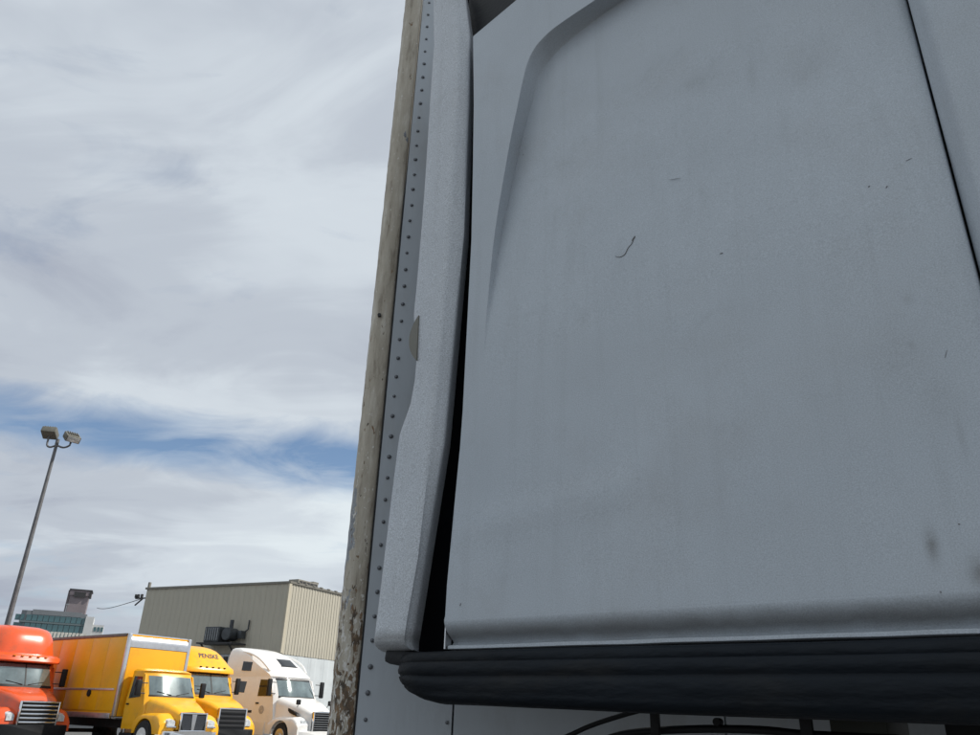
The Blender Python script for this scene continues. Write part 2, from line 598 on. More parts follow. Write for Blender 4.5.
# carry the recess down to the bottom (flat there) and on to the front past the frame
LOWZ = [ZB, 1.67, 1.75, 1.83, 1.91, 1.99, 2.08]
lo_x = O[0][0] - 0.003
O = [(lo_x, z) for z in LOWZ] + O
I = [(lo_x + 0.012, z) for z in LOWZ] + I
so_ = (O[-1][1] - O[-3][1]) / (O[-1][0] - O[-3][0])
ox, oz = O[-1]
for x in (-0.55, -0.3, XR):
    O.append((x - 0.0, oz + so_ * (x - ox)))
ix, iz = I[-1]
si_ = so_
for x in (-0.40, -0.2, XR):
    I.append((x + 0.0, iz + si_ * (x - ix)))
B = []
TOPC = (-1.171, 3.332)
ts = (3.378 - 3.332) / (-1.004 + 1.171)
topline = lambda x: TOPC[1] + ts * (x - TOPC[0])
nO = len(O)
for i, (x, z) in enumerate(O):
    if z < 2.9:
        B.append((interp(XLT, z), z))
    elif z < 3.06:
        B.append((interp(XLT, z + 0.12), z + 0.12))
    elif x < -0.945:
        B.append(TOPC)
    else:
        bx_ = min(XR, x - 0.2 * (1 - (x + 0.945) / 0.9))
        B.append((bx_, topline(bx_)))
B[-1] = (XR, topline(XR))


def densify(L, k=4):
    o = []
    for a, b_ in zip(L, L[1:]):
        for q in range(k):
            o.append((lerp(a[0], b_[0], q / k), lerp(a[1], b_[1], q / k)))
    o.append(L[-1])
    return o


def catmull(L, k=4):
    return [(v.x, v.y) for v in smooth_path([(a, b_, 0) for a, b_ in L], k)]


Od, Id, Bd = catmull(O), catmull(I), densify(B)
_da, _db = cab(452, 533), cab(622, 490)


def dent(x, z):
    t = min(1, max(0, ((x - _da[0]) * (_db[0] - _da[0]) + (z - _da[1]) * (_db[1] - _da[1])) / ((_db[0] - _da[0]) ** 2 + (_db[1] - _da[1]) ** 2)))
    d = math.hypot(x - lerp(_da[0], _db[0], t), z - lerp(_da[1], _db[1], t))
    return -0.0035 * math.exp(-(d / 0.035) ** 2)


wob = lambda x, z: max(0, min(1, (z - 1.6) / 0.08)) * wob_(x, z)
wob_ = lambda x, z: dent(x, z) + 0.0010 * noise.noise(Vector((x * 2.3, z * 1.9, 0.7))) + 0.0009 * noise.noise(Vector((x * 7, z * 6, 3.7)))
vs, fs = [], []


def strip(rows):
    base = len(vs)
    n = len(rows[0])
    for r_ in rows:
        vs.extend(r_)
    for i in range(len(rows) - 1):
        for j in range(n - 1):
            fs.append((base + i * n + j, base + i * n + j + 1, base + (i + 1) * n + j + 1, base + (i + 1) * n + j))


rows = []
for (bx, bz), (ox, oz), (ix, iz) in zip(Bd, Od, Id):
    dp = depth(iz)
    r_ = [(bx, 0.05, bz - 0.0), (bx, 0.012, bz), (bx + 0.001, 0.004, bz), (bx + 0.004, 0.0, bz)]
    for t in (0.25, 0.5, 0.75, 0.95):
        x, z = lerp(bx, ox, t), lerp(bz, oz, t)
        r_.append((x, wob(x, z) * 0.6, z))
    for t, q in ((0.0, 0), (0.05, 0.03), (0.2, 0.2), (0.4, 0.45), (0.6, 0.66), (0.8, 0.87), (0.93, 0.975), (1.0, 1.0)):
        x, z = lerp(ox, ix, t), lerp(oz, iz, t)
        r_.append((x, q * dp + wob(x, z) * (0.6 + 0.4 * t), z))
    rows.append(r_)
strip(rows)
# recessed field
rows = []
for (ix, iz) in Id:
    dp = depth(iz)
    r_ = []
    for k in range(49):
        x = lerp(ix, XR, k / 48)
        r_.append((x, dp + wob(x, iz), iz))
    r_.append((XR + 0.0035, dp + 0.003, iz))
    r_.append((XR + 0.005, dp + 0.03, iz))
    rows.append(r_)
strip(rows)
# bottom roll, cove and lip
prof = [(1.600, 0.0012), (1.594, 0.0), (1.587, 0.0008), (1.579, 0.004), (1.571, 0.0095), (1.564, 0.017), (1.558, 0.026), (1.553, 0.034), (1.549, 0.036),
        (1.545, 0.032), (1.543, 0.020), (1.542, 0.0165), (1.540, 0.016), (1.5355, 0.016), (1.534, 0.018), (1.533, 0.05)]
rows = []
for z, y in prof:
    r_ = []
    for k in range(45):
        x = lerp(XL, XR, k / 44)
        r_.append((x, y + wob(x, 1.595) * (1 if y < 0.03 else 0.3) * (0.6 if x < -1.07 else 1), z + (0.0 if z > 1.58 else 0.0012 * noise.noise(Vector((x * 9, 2, z * 30))))))
    rows.append(r_)
strip(rows)
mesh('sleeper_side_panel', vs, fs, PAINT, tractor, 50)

# forward panel past the seam
zs = [1.532, 1.547, 1.56, 1.575, 1.6] + [1.7 + 0.1 * i for i in range(20)]
rows = []
for z in zs:
    yb = 0.03 if z < 1.55 else (0.014 if z < 1.57 else 0.0)
    e = [(-0.042, 0.05), (-0.0415, 0.018), (-0.040, 0.013), (-0.037, 0.009), (-0.018, -0.011), (-0.014, -0.0145), (-0.009, -0.0165), (0.0, -0.017)]
    rows.append([(x, y + yb, z) for x, y in e] + [(0.01 + 0.08 * k, -0.017 + yb + wob(0.08 * k + 3, z), z) for k in range(1, 20)])
fwd = grid('cab_side_panel', rows, PAINT, tractor, 50)
box('seam_seal', (-0.047, 0.090, 2.55), (0.03, 0.03, 2.0), BLACK, tractor)
# inner shell, roof fairing, floor
rear = Vector((0.743, 0.669))
pl = [(-1.10, 0.095), (1.5, 0.095), (1.5, 2.35), (-1.150 + 0.743 * 3.435, 2.35)]
prism('cab_shell', pl, 1.50, 3.30, BLACK, tractor, plane='XY')
rf = [(-1.27, 3.25), (-1.27, 3.66), (-1.15, 3.76), (-0.6, 3.86), (0.2, 3.95), (0.9, 3.8), (1.3, 3.35), (1.3, 3.25)]
prism('roof_fairing', rf, 0.075, 0.9, BLACK, tractor, bevel=0.012)
# black ribbed bottom trim that wraps round the rear corner
prof = [(0.05, 1.5305), (0.010, 1.530), (-0.005, 1.527), (-0.010, 1.522), (-0.0115, 1.512), (-0.0095, 1.508), (-0.0125, 1.504), (-0.0145, 1.494), (-0.0135, 1.486),
        (-0.009, 1.481), (-0.0085, 1.478), (-0.012, 1.474), (-0.0135, 1.464), (-0.0125, 1.452), (-0.0095, 1.4475), (-0.0105, 1.443), (-0.006, 1.434), (0.006, 1.428), (0.03, 1.425), (0.07, 1.426)]
path = [(1.5 - 0.1 * i, 0.0, 0.0) for i in range(25)] + [(-0.95 - 0.02 * i, 0.0, 0.0) for i in range(14)]
cx, cy, rr = -1.215, 0.115, 0.115
for k in range(0, 15):
    a = R(138) * k / 14
    path.append((cx - rr * math.sin(a), cy - rr * math.cos(a), a))
lx, ly, la = path[-1]
for k in (0.3, 0.7, 1.2):
    path.append((lx + 0.743 * k, ly + 0.669 * k, la))
rows = []
for (x, y, a) in path:
    nx, ny = -math.sin(a), -math.cos(a)        # outward
    row = []
    for (o_, z) in prof:
        dz = 0.0015 * noise.noise(Vector((x * 5, y * 5, z * 20)))
        sag = 0.012 * max(0, min(1, (x + 1.15) / 0.8)) * max(0, (1.47 - z) / 0.05)
        sh = 0.022 * max(0, min(1, -(x + 1.12) / 0.2)) * max(0, (1.475 - z) / 0.05) * (1 if a < 2.6 else 0)
        q_ = max(0, min(1, -(x + 1.16) / 0.17))
        tp_ = 0.38 * q_ * q_ * (3 - 2 * q_) if a < 1.6 else 0.38
        zz_ = z + (1.49 - z) * tp_ if z < 1.49 else z
        row.append((x - nx * (o_ + sh), y - ny * (o_ + sh), zz_ + dz - sag))
    rows.append(row)
grid('bottom_trim', rows, RUBBER, tractor, 60)
prism('floor_pan', [(-1.12, 0.09), (1.5, 0.06), (1.5, 2.3), (1.35, 2.3)], 1.475, 1.498, BLACK, tractor, plane='XY')

# side extender: a moulded strip behind the sleeper, black gap between
EL = [(432, -40), (432.5, 0), (433, 46), (429, 100), (424, 180), (421, 220), (415, 290), (412.5, 314), (415, 360), (413.5, 380), (409, 405), (402, 424), (398, 436), (391, 490), (382, 565), (374, 630), (372.5, 641)]
EC = [(449, -40), (454.5, 0), (458.5, 30), (457, 100), (452, 190), (448, 249), (438, 365), (433, 412), (416, 559), (405, 620), (402, 641)]
ER = [(458, -40), (466, 0), (470, 34), (469, 100), (466.8, 153), (464, 233), (453, 350), (444.6, 440), (430, 530), (414, 630), (412, 641)]
el = sorted([(z, x) for x, z in [cab(*p) for p in EL]])
ec = sorted([(z, x) for x, z in [cab(*p, -0.008) for p in EC]])
er = sorted([(z, x) for x, z in [cab(*p, 0.020) for p in ER]])
rows = []
zlist = [1.556 + 0.02 * i for i in range(int((3.72 - 1.556) / 0.02))]
bottom = [(1.535, 0.05), (1.536, 0.03), (1.539, 0.018), (1.545, 0.008), (1.551, 0.002)]
for z, yin in bottom + [(z, 0.0) for z in zlist]:
    zz = max(z, 1.556)
    xl, xc, xr = interp(el, zz), interp(ec, zz), interp(er, zz)
    w = 0.0012 * noise.noise(Vector((zz * 4, 1.3, 0)))
    s = yin
    r_ = [(xl + 0.006, 0.05, z), (xl + 0.001, 0.016 + s * 0.6, z), (xl, 0.006 + s, z), (xl + 0.004, 0.001 + s, z)]
    for t in (0.15, 0.4, 0.65, 0.85):
        r_.append((lerp(xl, xc, t), s - 0.008 * t + w, z))
    r_ += [(lerp(xl, xc, 0.95), s - 0.0078 + w, z), (xc + 0.002, s - 0.004, z), (lerp(xc, xr, 0.2), 0.000 + s, z), (lerp(xc, xr, 0.5), 0.008 + s * 0.8, z),
           (lerp(xc, xr, 0.85), 0.017 + s * 0.5, z), (xr - 0.001, 0.0215 + s * 0.4, z), (xr - 0.003, 0.028 + s * 0.3, z), (xr - 0.02, 0.066, z)]
    rows.append(r_)
ext = grid('side_extender', rows, EXTPAINT, tractor, 50)
# olive tab on the extender's rear edge
tx, tz0 = cab(420, 316)
tx1, tz1 = cab(417.5, 361)
pts = []
for k in range(13):
    a = math.pi * k / 12
    z = lerp(tz0, tz1, k / 12)
    pts.append((lerp(tx, tx1, k / 12) - 0.030 * math.sin(a) ** 0.8, z))
prism('edge_tab', pts, -0.006, 0.004, mat('grey_green_plastic', (0.17, 0.165, 0.14), rough=0.6, var=0.1), ext)
# near-black sheet added to stand in for the shade between extender and sleeper
grid('gap_shade_sheet', [[(-1.33, 0.10, z), (-1.26, 0.105, z), (-1.15, 0.11, z), (-1.05, 0.13, z)] for z in (1.49, 2.2, 2.9, 3.70)], mat('gap_shade_black', (0.003, 0.0035, 0.005), rough=0.9, spec=0.05), tractor)
box('gap_flange', (-1.161, 0.02, 1.60), (0.003, 0.02, 0.13), ALU, tractor)

box('extender_foot', (-1.27, 0.06, 1.516), (0.17, 0.075, 0.036), BLACK, tractor, 0.012, (0, R(8), 0))
# scratches and dried-on marks on the paint
MARK = mat('dried_grime', (0.13, 0.125, 0.12), rough=0.8)


def mark(pxs, r, o=None):
    pts = []
    for p in pxs:
        x, z = cab(*p)
        dp = depth(z)
        x, z = cab(*p, dp)
        pts.append((x, dp + wob(x, z) - 0.0002, z))
    pp = smooth_path(pts, 4)
    nn = len(pp)
    tube('scratch_mark', pp, [r * (0.35 + 0.65 * math.sin(math.pi * min(1, (i + 0.6) / nn))) for i in range(nn)], MARK, tractor, 5)


mark([(634, 237), (632, 243), (628, 248), (625, 254), (620, 257), (615, 256)], 0.0009)
mark([(635, 236), (633.5, 238.5), (632, 241)], 0.0016)
FAINT = mat('faint_grime', (0.21, 0.215, 0.22), rough=0.8)
MARK = FAINT
mark([(669, 180), (675, 179), (681, 178)], 0.0005)
mark([(720, 254), (721.5, 253.5), (723, 253)], 0.0014)
mark([(868, 187), (870, 186)], 0.0011)
mark([(886, 188), (887.5, 186)], 0.0011)
mark([(906, 161), (912, 158)], 0.0005)
mark([(945, 358), (947, 350)], 0.0006)
mark([(460, 606), (461, 603)], 0.0014)
mark([(958, 524), (960, 524)], 0.0013)
mark([(940, 592), (941.5, 592)], 0.0013)

# hose, bar and brackets slung under the sleeper
def under(px, py, o):
    x, z = cab(px, py, o)
    return (x, o, z)


hose = smooth_path([under(*p, 0.34) for p in [(500, 760), (556, 741), (590, 726), (620, 716), (642, 710), (656, 708), (690, 709), (760, 712), (860, 716)]], 5)
tube('air_hose', hose, 0.0055, BLACK, tractor)
tube('air_hose', smooth_path([under(*p, 0.36) for p in [(580, 752), (610, 738), (640, 732), (700, 729), (760, 730), (800, 734), (850, 737), (930, 741)]], 5), 0.008, BLACK, tractor)
for (a, b_, w, o_) in [(655, 718, 0.020, 0.33), (806, 722, 0.024, 0.35)]:
    x, y, z = under(a, b_, o_)
    box('hanger_bracket', (x, y, z + 0.02), (w, 0.012, 0.16), BLACK, tractor, 0.003)
x, y, z = under(718, 722, 0.36)
cyl('hose_clip', (x, y, z), 0.008, 0.02, BLACK, tractor, 'Y', 12)
x, y, z = under(858, 730, 0.45)
box('air_tank', (x, y + 0.1, z - 0.03), (0.11, 0.2, 0.15), mat('dark_olive_metal', (0.04, 0.043, 0.035), rough=0.6, var=0.2), tractor, 0.01)
x, y, z = under(1000, 730, 0.45)
box('mounting_block', (x - 0.005, y + 0.1, z), (0.17, 0.2, 0.15), BLACK, tractor, 0.008)

# running gear of the tractor, below the picture
for yy in (0.78, 1.55):
    box('frame_rail', (0.4, yy, 0.90), (5.4, 0.08, 0.26), DARKSTEEL, tractor)
cyl('fuel_tank', (0.1, 0.40, 0.80), 0.32, 1.5, ALU, tractor, 'X', 32, 0.03)
prism('hood', [(1.5, 0.9), (3.3, 0.8), (3.4, 1.3), (3.1, 1.62), (1.5, 1.95)], 0.25, 2.1, PAINT, tractor, bevel=0.06)
box('bumper', (3.5, 1.17, 0.6), (0.22, 2.3, 0.4), PAINT, tractor, 0.05)


def wheel(x, y, parent, r=0.5, w=0.28, side=-1, rim=ALU):
    t = cyl('wheel', (x, y, r), r, w, TYRE, parent, 'Y', 32, 0.05)
    ro = cyl('rim', (0, 0, -side * (w / 2 + 0.002)), r * 0.56, 0.03, rim, t, 'Z', 24, 0.006)
    cyl('hub', (0, 0, -side * (w / 2 + 0.03)), r * 0.2, 0.07, rim, t, 'Z', 16, 0.01)
    return t


wheel(2.5, 0.22, tractor); wheel(2.5, 2.12, tractor, side=1)
wheel(-1.9, 0.35, tractor); wheel(-1.9, 2.05, tractor, side=1)

# ------------------------------------------------------------------ trailer behind it
TC = Vector((-0.3765, 2.2386, 0))
trailer = empty('semi_trailer', TC, R(90 - 176), 'tall white box trailer with riveted front and peeling rusty corner post behind the sleeper cab', 'trailer')
ZT0, ZT1 = 1.12, 4.15
rows = []
zz = ZT0
prof = [(-0.09, -0.017), (-0.06, -0.0175), (-0.035, -0.0165), (-0.016, -0.011), (-0.004, -0.002), (0.003, 0.010), (0.006, 0.024), (0.006, 0.038), (0.0045, 0.047), (0.002, 0.0515), (-0.004, 0.053), (-0.02, 0.053)]
while zz < ZT1 + 0.001:
    low = max(0, min(1, (1.95 - zz) / 0.5))
    amp = 0.0012 + 0.0028 * low
    r_ = []
    for i, (x, y) in enumerate(prof):
        k = amp * (noise.noise(Vector((zz * 26, i * 0.9, 2.0))) + 0.7 * noise.noise(Vector((zz * 60, i * 1.7, 5.0))))
        e = min(i, 4) / 4 if i < 9 else 0.25
        nx, ny = (0.4, -0.9) if i < 5 else (1, 0)
        r_.append((x + nx * k, y + ny * k * (1 if i < 7 else 0.2), zz))
    rows.append(r_)
    zz += 0.0125
grid('corner_post', rows, weathered(), trailer, 60)
cyl('corner_bolt', (0.006, 0.012, interp([(0, 2.58), (1, 2.58)], 0)), 0.006, 0.012, DARKSTEEL, trailer, 'X', 10)


def wall_panel(y0, y1):
    n = 10
    rows = []
    for i in range(13):
        z = lerp(ZT0, ZT1, i / 12)
        rows.append([(-0.012, y0, z), (0.0, y0 + 0.0015, z)] + [(0.0015 * noise.noise(Vector((y0 + (y1 - y0) * k / n * 2, z * 1.3, 9))), lerp(y0, y1, k / n), z) for k in range(1, n)] +
                    [(0.0, y1 - 0.0015, z), (-0.012, y1, z)])
    return grid('front_panel', rows, TRAILERWHITE, trailer, 50)


for y0, y1 in ((0.057, 0.310), (0.313, 1.05), (1.053, 1.79), (1.793, 2.545)):
    wall_panel(y0, y1)
bm = bmesh.new()
bmesh.ops.create_uvsphere(bm, u_segments=10, v_segments=6, radius=0.0062)
bmesh.ops.delete(bm, geom=[v for v in bm.verts if v.co.z < -0.0005], context='VERTS')
bmesh.ops.scale(bm, vec=(1, 1, 0.62), verts=bm.verts)
riv = bpy.data.meshes.new('rivet')
bm.to_mesh(riv); bm.free()
riv.materials.append(mat('rivet_metal', (0.15, 0.16, 0.175), rough=0.45, metal=0.5, var=0.3, vscale=90))
shade(riv, 60)
for yy, z0, step in ((0.083, 1.387, 0.0655), (0.296, 1.389, 0.0655)):
    zz = z0 - step * 4
    while zz < 4.12:
        o = bpy.data.objects.new('rivet', riv)
        o.location = (0.001, yy + random.uniform(-0.0012, 0.0012), zz + random.uniform(-0.0015, 0.0015))
        o.rotation_euler = (0, R(90), 0)
        s_ = random.uniform(0.82, 1.15)
        o.scale = (s_, s_, s_)
        link(o, trailer)
        zz += step
box('cargo_box', (-6.06, 1.30, (ZT0 + ZT1) / 2), (12.0, 2.60, ZT1 - ZT0 - 0.01), TRAILERWHITE, trailer, 0.012)
box('bottom_rail', (-6.0, 1.30, 1.07), (11.9, 2.5, 0.09), ALU, trailer)
for yy in (0.85, 1.75):
    box('landing_leg', (-2.6, yy, 0.53), (0.14, 0.14, 1.0), DARKSTEEL, trailer)
    box('landing_foot', (-2.6, yy, 0.02), (0.3, 0.3, 0.04), DARKSTEEL, trailer)
for xx in (-10.0, -11.2):
    wheel(xx, 0.25, trailer); wheel(xx, 2.35, trailer, side=1)
    cyl('axle', (xx, 1.3, 0.5), 0.07, 1.9, DARKSTEEL, trailer, 'Y')
box('suspension_frame', (-10.6, 1.3, 0.82), (2.6, 1.1, 0.42), DARKSTEEL, trailer)

# ------------------------------------------------------------------ parked trucks
HEAD = 128.0
ROT = R(90 - HEAD)
FWD, LEFT = az(HEAD), az(HEAD - 90)


class Cab:
    """stack of horizontal sections (z, front x, back x, half width, front roundness)"""

    def __init__(self, st, p=4):
        self.st, self.p = st, p

    def v(self, z, k):
        return interp(self.st, z, k)

    def front(self, y, z):
        hw = self.v(z, 3)
        return self.v(z, 1) - self.v(z, 4) * abs(min(1, abs(y) / hw)) ** self.p

    def body(self, name, m, parent, n=21):
        rows = []
        for (z, xf, xb, hw, b_) in self.st:
            r_ = []
            for i in range(n):
                t = -1 + 2 * i / (n - 1)
                t = math.copysign(1 - (1 - abs(t)) ** 1.6, t)
                r_.append((xf - b_ * abs(t) ** self.p, t * hw, z))
            r_ += [(lerp(xf - b_, xb, 0.5), hw, z), (xb + 0.05, hw, z), (xb, hw - 0.06, z), (xb, -hw + 0.06, z), (xb + 0.05, -hw, z), (lerp(xf - b_, xb, 0.5), -hw, z)]
            rows.append(r_)
        k = len(rows[0])
        vs = [p for r_ in rows for p in r_]
        fs = []
        for i in range(len(rows) - 1):
            for j in range(k):
                q = (j + 1) % k
                fs.append((i * k + j, i * k + q, (i + 1) * k + q, (i + 1) * k + j))
        fs.append(tuple(range(k)))
        fs.append(tuple(range((len(rows) - 1) * k, len(rows) * k)))
        return mesh(name, vs, fs, m, parent, 32)

    def patch(self, name, y0, y1, z0, z1, m, parent, off=0.012, inset=0.0, nz=6, ny=14):
        """sheet with thickness lying on the curved front"""
        rows = []
        for i in range(nz + 1):
            z = lerp(z0, z1, i / nz)
            r_ = []
            for j in range(ny + 1):
                y = lerp(y0, y1, j / ny) * (1 - inset * i / nz)
                r_.append((self.front(y, z) + off, y, z))
            rows.append([(r_[0][0] - off - 0.02, r_[0][1], z)] + r_ + [(r_[-1][0] - off - 0.02, r_[-1][1], z)])
        lo = [(x - off - 0.02, y, z) for x, y, z in rows[0]]
        hi = [(x - off - 0.02, y, z) for x, y, z in rows[-1]]
        return grid(name, [lo] + rows + [hi], m, parent, 32)

    def side(self, name, poly, m, parent, sgn=-1, off=0.006):
        vs = [(x, sgn * (self.v(z, 3) + off), z) for x, z in poly] + [(x, sgn * (self.v(z, 3) - 0.03), z) for x, z in poly]
        n = len(poly)
        fs = [tuple(range(n)), tuple(range(2 * n - 1, n - 1, -1))] + [(i, (i + 1) % n, n + (i + 1) % n, n + i) for i in range(n)]
        return mesh(name, vs, fs, m, parent)


def xloft(name, st, m, parent, yc=0.0, n=7, ang=35):
    """sections along x: (x, half width, z0, z1, corner radius)"""
    rows = []
    for (x, hw, z0, z1, rad) in st:
        r_ = [(x, yc - hw, z0)]
        for k in range(n):
            a = math.pi / 2 * k / (n - 1)
            r_.append((x, yc - hw + rad - rad * math.cos(a), z1 - rad + rad * math.sin(a)))
        r_.append((x, yc, z1 + 0.02))
        for k in range(n - 1, -1, -1):
            a = math.pi / 2 * k / (n - 1)
            r_.append((x, yc + hw - rad + rad * math.cos(a), z1 - rad + rad * math.sin(a)))
        r_.append((x, yc + hw, z0))
        rows.append(r_)
    k = len(rows[0])
    vs = [p for r_ in rows for p in r_]
    fs = []
    for i in range(len(rows) - 1):
        for j in range(k):
            q = (j + 1) % k
            fs.append((i * k + j, i * k + q, (i + 1) * k + q, (i + 1) * k + j))
    fs.append(tuple(range(k)))
    fs.append(tuple(range((len(rows) - 1) * k, len(rows) * k)))
    return mesh(name, vs, fs, m, parent, ang)


def grille(x, zc, hw, hh, nbar, parent, frame=CHROME, bar=CHROME, back=BLACK, lean=0.10, barh=0.03):
    gr = xloft('grille', [(x - 0.10, hw - 0.01, zc - hh, zc + hh, 0.06), (x, hw - 0.02, zc - hh, zc + hh - 0.01, 0.06)], back, parent)
    t = 0.05
    for s in (-1, 1):
        box('grille_frame', (x - 0.02, s * (hw - t / 2), zc), (0.10, t, 2 * hh), frame, gr, 0.012)
    box('grille_frame', (x - 0.02, 0, zc + hh - t / 2), (0.11, 2 * hw - 2 * t, t), frame, gr, 0.012)
    box('grille_frame', (x - 0.02, 0, zc - hh + t / 2), (0.11, 2 * hw - 2 * t, t), frame, gr, 0.012)
    for i in range(nbar):
        z = zc - hh + t + (2 * hh - 2 * t) * (i + 0.75) / (nbar + 0.5)
        box('grille_bar', (x + 0.005, 0, z), (0.07, 2 * hw - 2 * t, barh), bar, gr, min(0.02, barh * 0.4))
    return gr


def mirror(x, y, z, parent, h=0.62, out=0.30, arm=True):
    s = -1 if y < 0 else 1
    mo = box('mirror', (x, y + s * out, z), (0.12, 0.19, h), BLACK, parent, 0.04)
    tube('mirror_arm', [(x - 0.02, y - s * 0.05, z - h * 0.35), (x, y + s * out, z - h * 0.35)], 0.018, BLACK, parent, 6)
    tube('mirror_arm', [(x - 0.02, y - s * 0.05, z + h * 0.3), (x, y + s * out, z + h * 0.3)], 0.018, BLACK, parent, 6)
    return mo


def fender(x0, x1, xc, yc, hw, z0, z1, m, parent, rw=0.56):
    """front wing with a wheel arch, rounded on top"""
    s = -1 if yc < 0 else 1
    rows = []
    n = 22
    for i in range(n + 1):
        x = lerp(x0, x1, i / n)
        t = abs(x - xc) / rw
        za = 0.5 + rw * math.sqrt(max(0, 1 - t * t)) if t < 1 else z0
        za = max(za, z0)
        u = i / n
        zt = z1 - 0.45 * max(0, (0.25 - u) / 0.25) ** 2 * (z1 - z0) - 0.25 * max(0, (u - 0.75) / 0.25) ** 2 * (z1 - z0)
        zt = max(zt, za + 0.06)
        ys = [yc - s * hw, yc - s * hw, yc + s * hw * 0.3, yc + s * hw * 0.75, yc + s * hw * 0.95, yc + s * hw, yc + s * hw]
        zz_ = [za, zt + 0.05, zt + 0.02, zt - 0.03, zt - 0.09, lerp(zt - 0.15, za, 0.15), za]
        rows.append([(x, a, max(b_, za)) for a, b_ in zip(ys, zz_)])
    k = len(rows[0])
    vs = [p for r_ in rows for p in r_]
    fs = []
    for i in range(n):
        for j in range(k):
            q = (j + 1) % k
            fs.append((i * k + j, i * k + q, (i + 1) * k + q, (i + 1) * k + j))
    fs.append(tuple(range(k)))
    fs.append(tuple(range(n * k, (n + 1) * k)))
    return mesh('fender', vs, fs, m, parent, 40)


def running_gear(root, xs=(-1.15, -5.6, -6.9), length=7.6, rim=ALU):
    for yy in (-0.42, 0.42):
        box('frame_rail', (-length / 2 - 0.2, yy, 0.82), (length, 0.08, 0.26), DARKSTEEL, root)
    for x in xs:
        wheel(x, -1.02, root, side=-1, rim=rim)
        wheel(x, 1.02, root, side=1, rim=rim)
        cyl('axle', (x, 0, 0.5), 0.07, 1.8, DARKSTEEL, root, 'Y', 12)


def on_front_text(body, c, size, m, parent, zc, name='lettering', squash=1.0):
    cu = bpy.data.curves.new('lettering', 'FONT')
    cu.body = c
    cu.size = size
    cu.align_x = 'CENTER'
    cu.align_y = 'CENTER'
    cu.shear = 0.25
    cu.extrude = 0.0
    cu.resolution_u = 3
    cu.offset = size * 0.02
    to = bpy.data.objects.new('lettering_source', cu)
    COL.objects.link(to)
    bpy.context.view_layer.update()
    me = bpy.data.meshes.new_from_object(to.evaluated_get(bpy.context.evaluated_depsgraph_get()))
    bpy.data.objects.remove(to)
    bm = bmesh.new(); bm.from_mesh(me)
    bmesh.ops.triangulate(bm, faces=bm.faces)
    for v in bm.verts:
        y, z = v.co.x * squash, zc + v.co.y
        v.co = Vector((body.front(y, z) + 0.012, y, z))
    bm.to_mesh(me); bm.free()
    me.materials.clear()
    me.materials.append(m)
    o = bpy.data.objects.new(name, me)
    return link(o, parent)


def highway_tractor(root, paint, st, hood, gr, fair_text=None, grille_args={}, visor=True, bunk_windows=True):
    b_ = Cab(st)
    body = b_.body('cab_body', paint, root)
    # windscreen in two panes with a post between
    ws = b_.patch('windscreen', -0.93, 0.93, 1.98, 2.66, GLASS, root, 0.012, 0.06)
    b_.patch('centre_post', -0.022, 0.022, 1.96, 2.68, BLACK, ws, 0.022, 0, 4, 2)
    b_.patch('windscreen_seal', -0.97, 0.97, 1.90, 1.975, BLACK, ws, 0.010, 0.0, 2)
    b_.patch('windscreen_seal', -0.93, 0.93, 2.665, 2.715, BLACK, ws, 0.010, 0.0, 2)
    for s in (-1, 1):
        tube('wiper', [(b_.front(0.1 * s, 1.99) + 0.03, 0.1 * s, 1.99), (b_.front(0.65 * s, 2.10) + 0.03, 0.65 * s, 2.10)], 0.012, BLACK, ws, 5)
    for s in (-1, 1):
        d = b_.side('door', [(-1.95, 1.05), (-1.80, 1.95), (-1.98, 2.62), (-2.85, 2.66), (-2.85, 1.05)], paint, root, s, 0.008)
        b_.side('door_window', [(-1.92, 1.98), (-2.05, 2.55), (-2.72, 2.58), (-2.72, 1.98)], DKGLASS, d, s, 0.014)
        box('door_handle', (-2.68, s * (b_.v(1.75, 3) + 0.02), 1.72), (0.18, 0.03, 0.05), BLACK, d, 0.008)
        mirror(-1.75, s * b_.v(2.3, 3), 2.28, root, out=0.20 if fair_text else 0.30)
        box('fuel_tank_fairing', (-4.0, s * 1.08, 0.72), (2.6, 0.2, 0.6), paint, root, 0.05)
    if bunk_windows:
        for s in (-1, 1):
            b_.side('bunk_window', [(-3.5, 2.2), (-3.5, 2.6), (-4.0, 2.6), (-4.0, 2.2)], DKGLASS, root, s, 0.008)
    xloft('hood', hood, paint, root)
    for s in (-1, 1):
        fender(-0.12, -1.95, -1.15, s * 0.93, 0.27, 0.55, 1.22, paint, root)
        h = xloft('headlight', [(-0.62, 0.17, 0.86, 1.14, 0.06), (-0.3, 0.17, 0.83, 1.12, 0.08), (-0.09, 0.12, 0.85, 1.06, 0.08)], LENS, root, s * 0.84)
        box('turn_signal', (-0.42, s * 1.02, 0.98), (0.26, 0.06, 0.10), AMBER, h, 0.015)
    grille(0.02, gr[0], gr[1], gr[2], gr[3], root, **grille_args)
    xloft('bumper', [(-0.5, 1.2, 0.35, 0.72, 0.05), (-0.1, 1.12, 0.33, 0.74, 0.05), (0.06, 0.8, 0.36, 0.72, 0.06)], BLACK, root)
    for y in (-0.55, -0.28, 0, 0.28, 0.55):
        z = 2.93
        box('marker_light', (b_.front(y, z) + 0.02, y, z), (0.06, 0.09, 0.04), AMBER if fair_text is None else BLACK, root, 0.01)
    if fair_text:
        on_front_text(b_, fair_text, 0.24, INK, root, 3.36, squash=1.15)
    running_gear(root)
    return b_


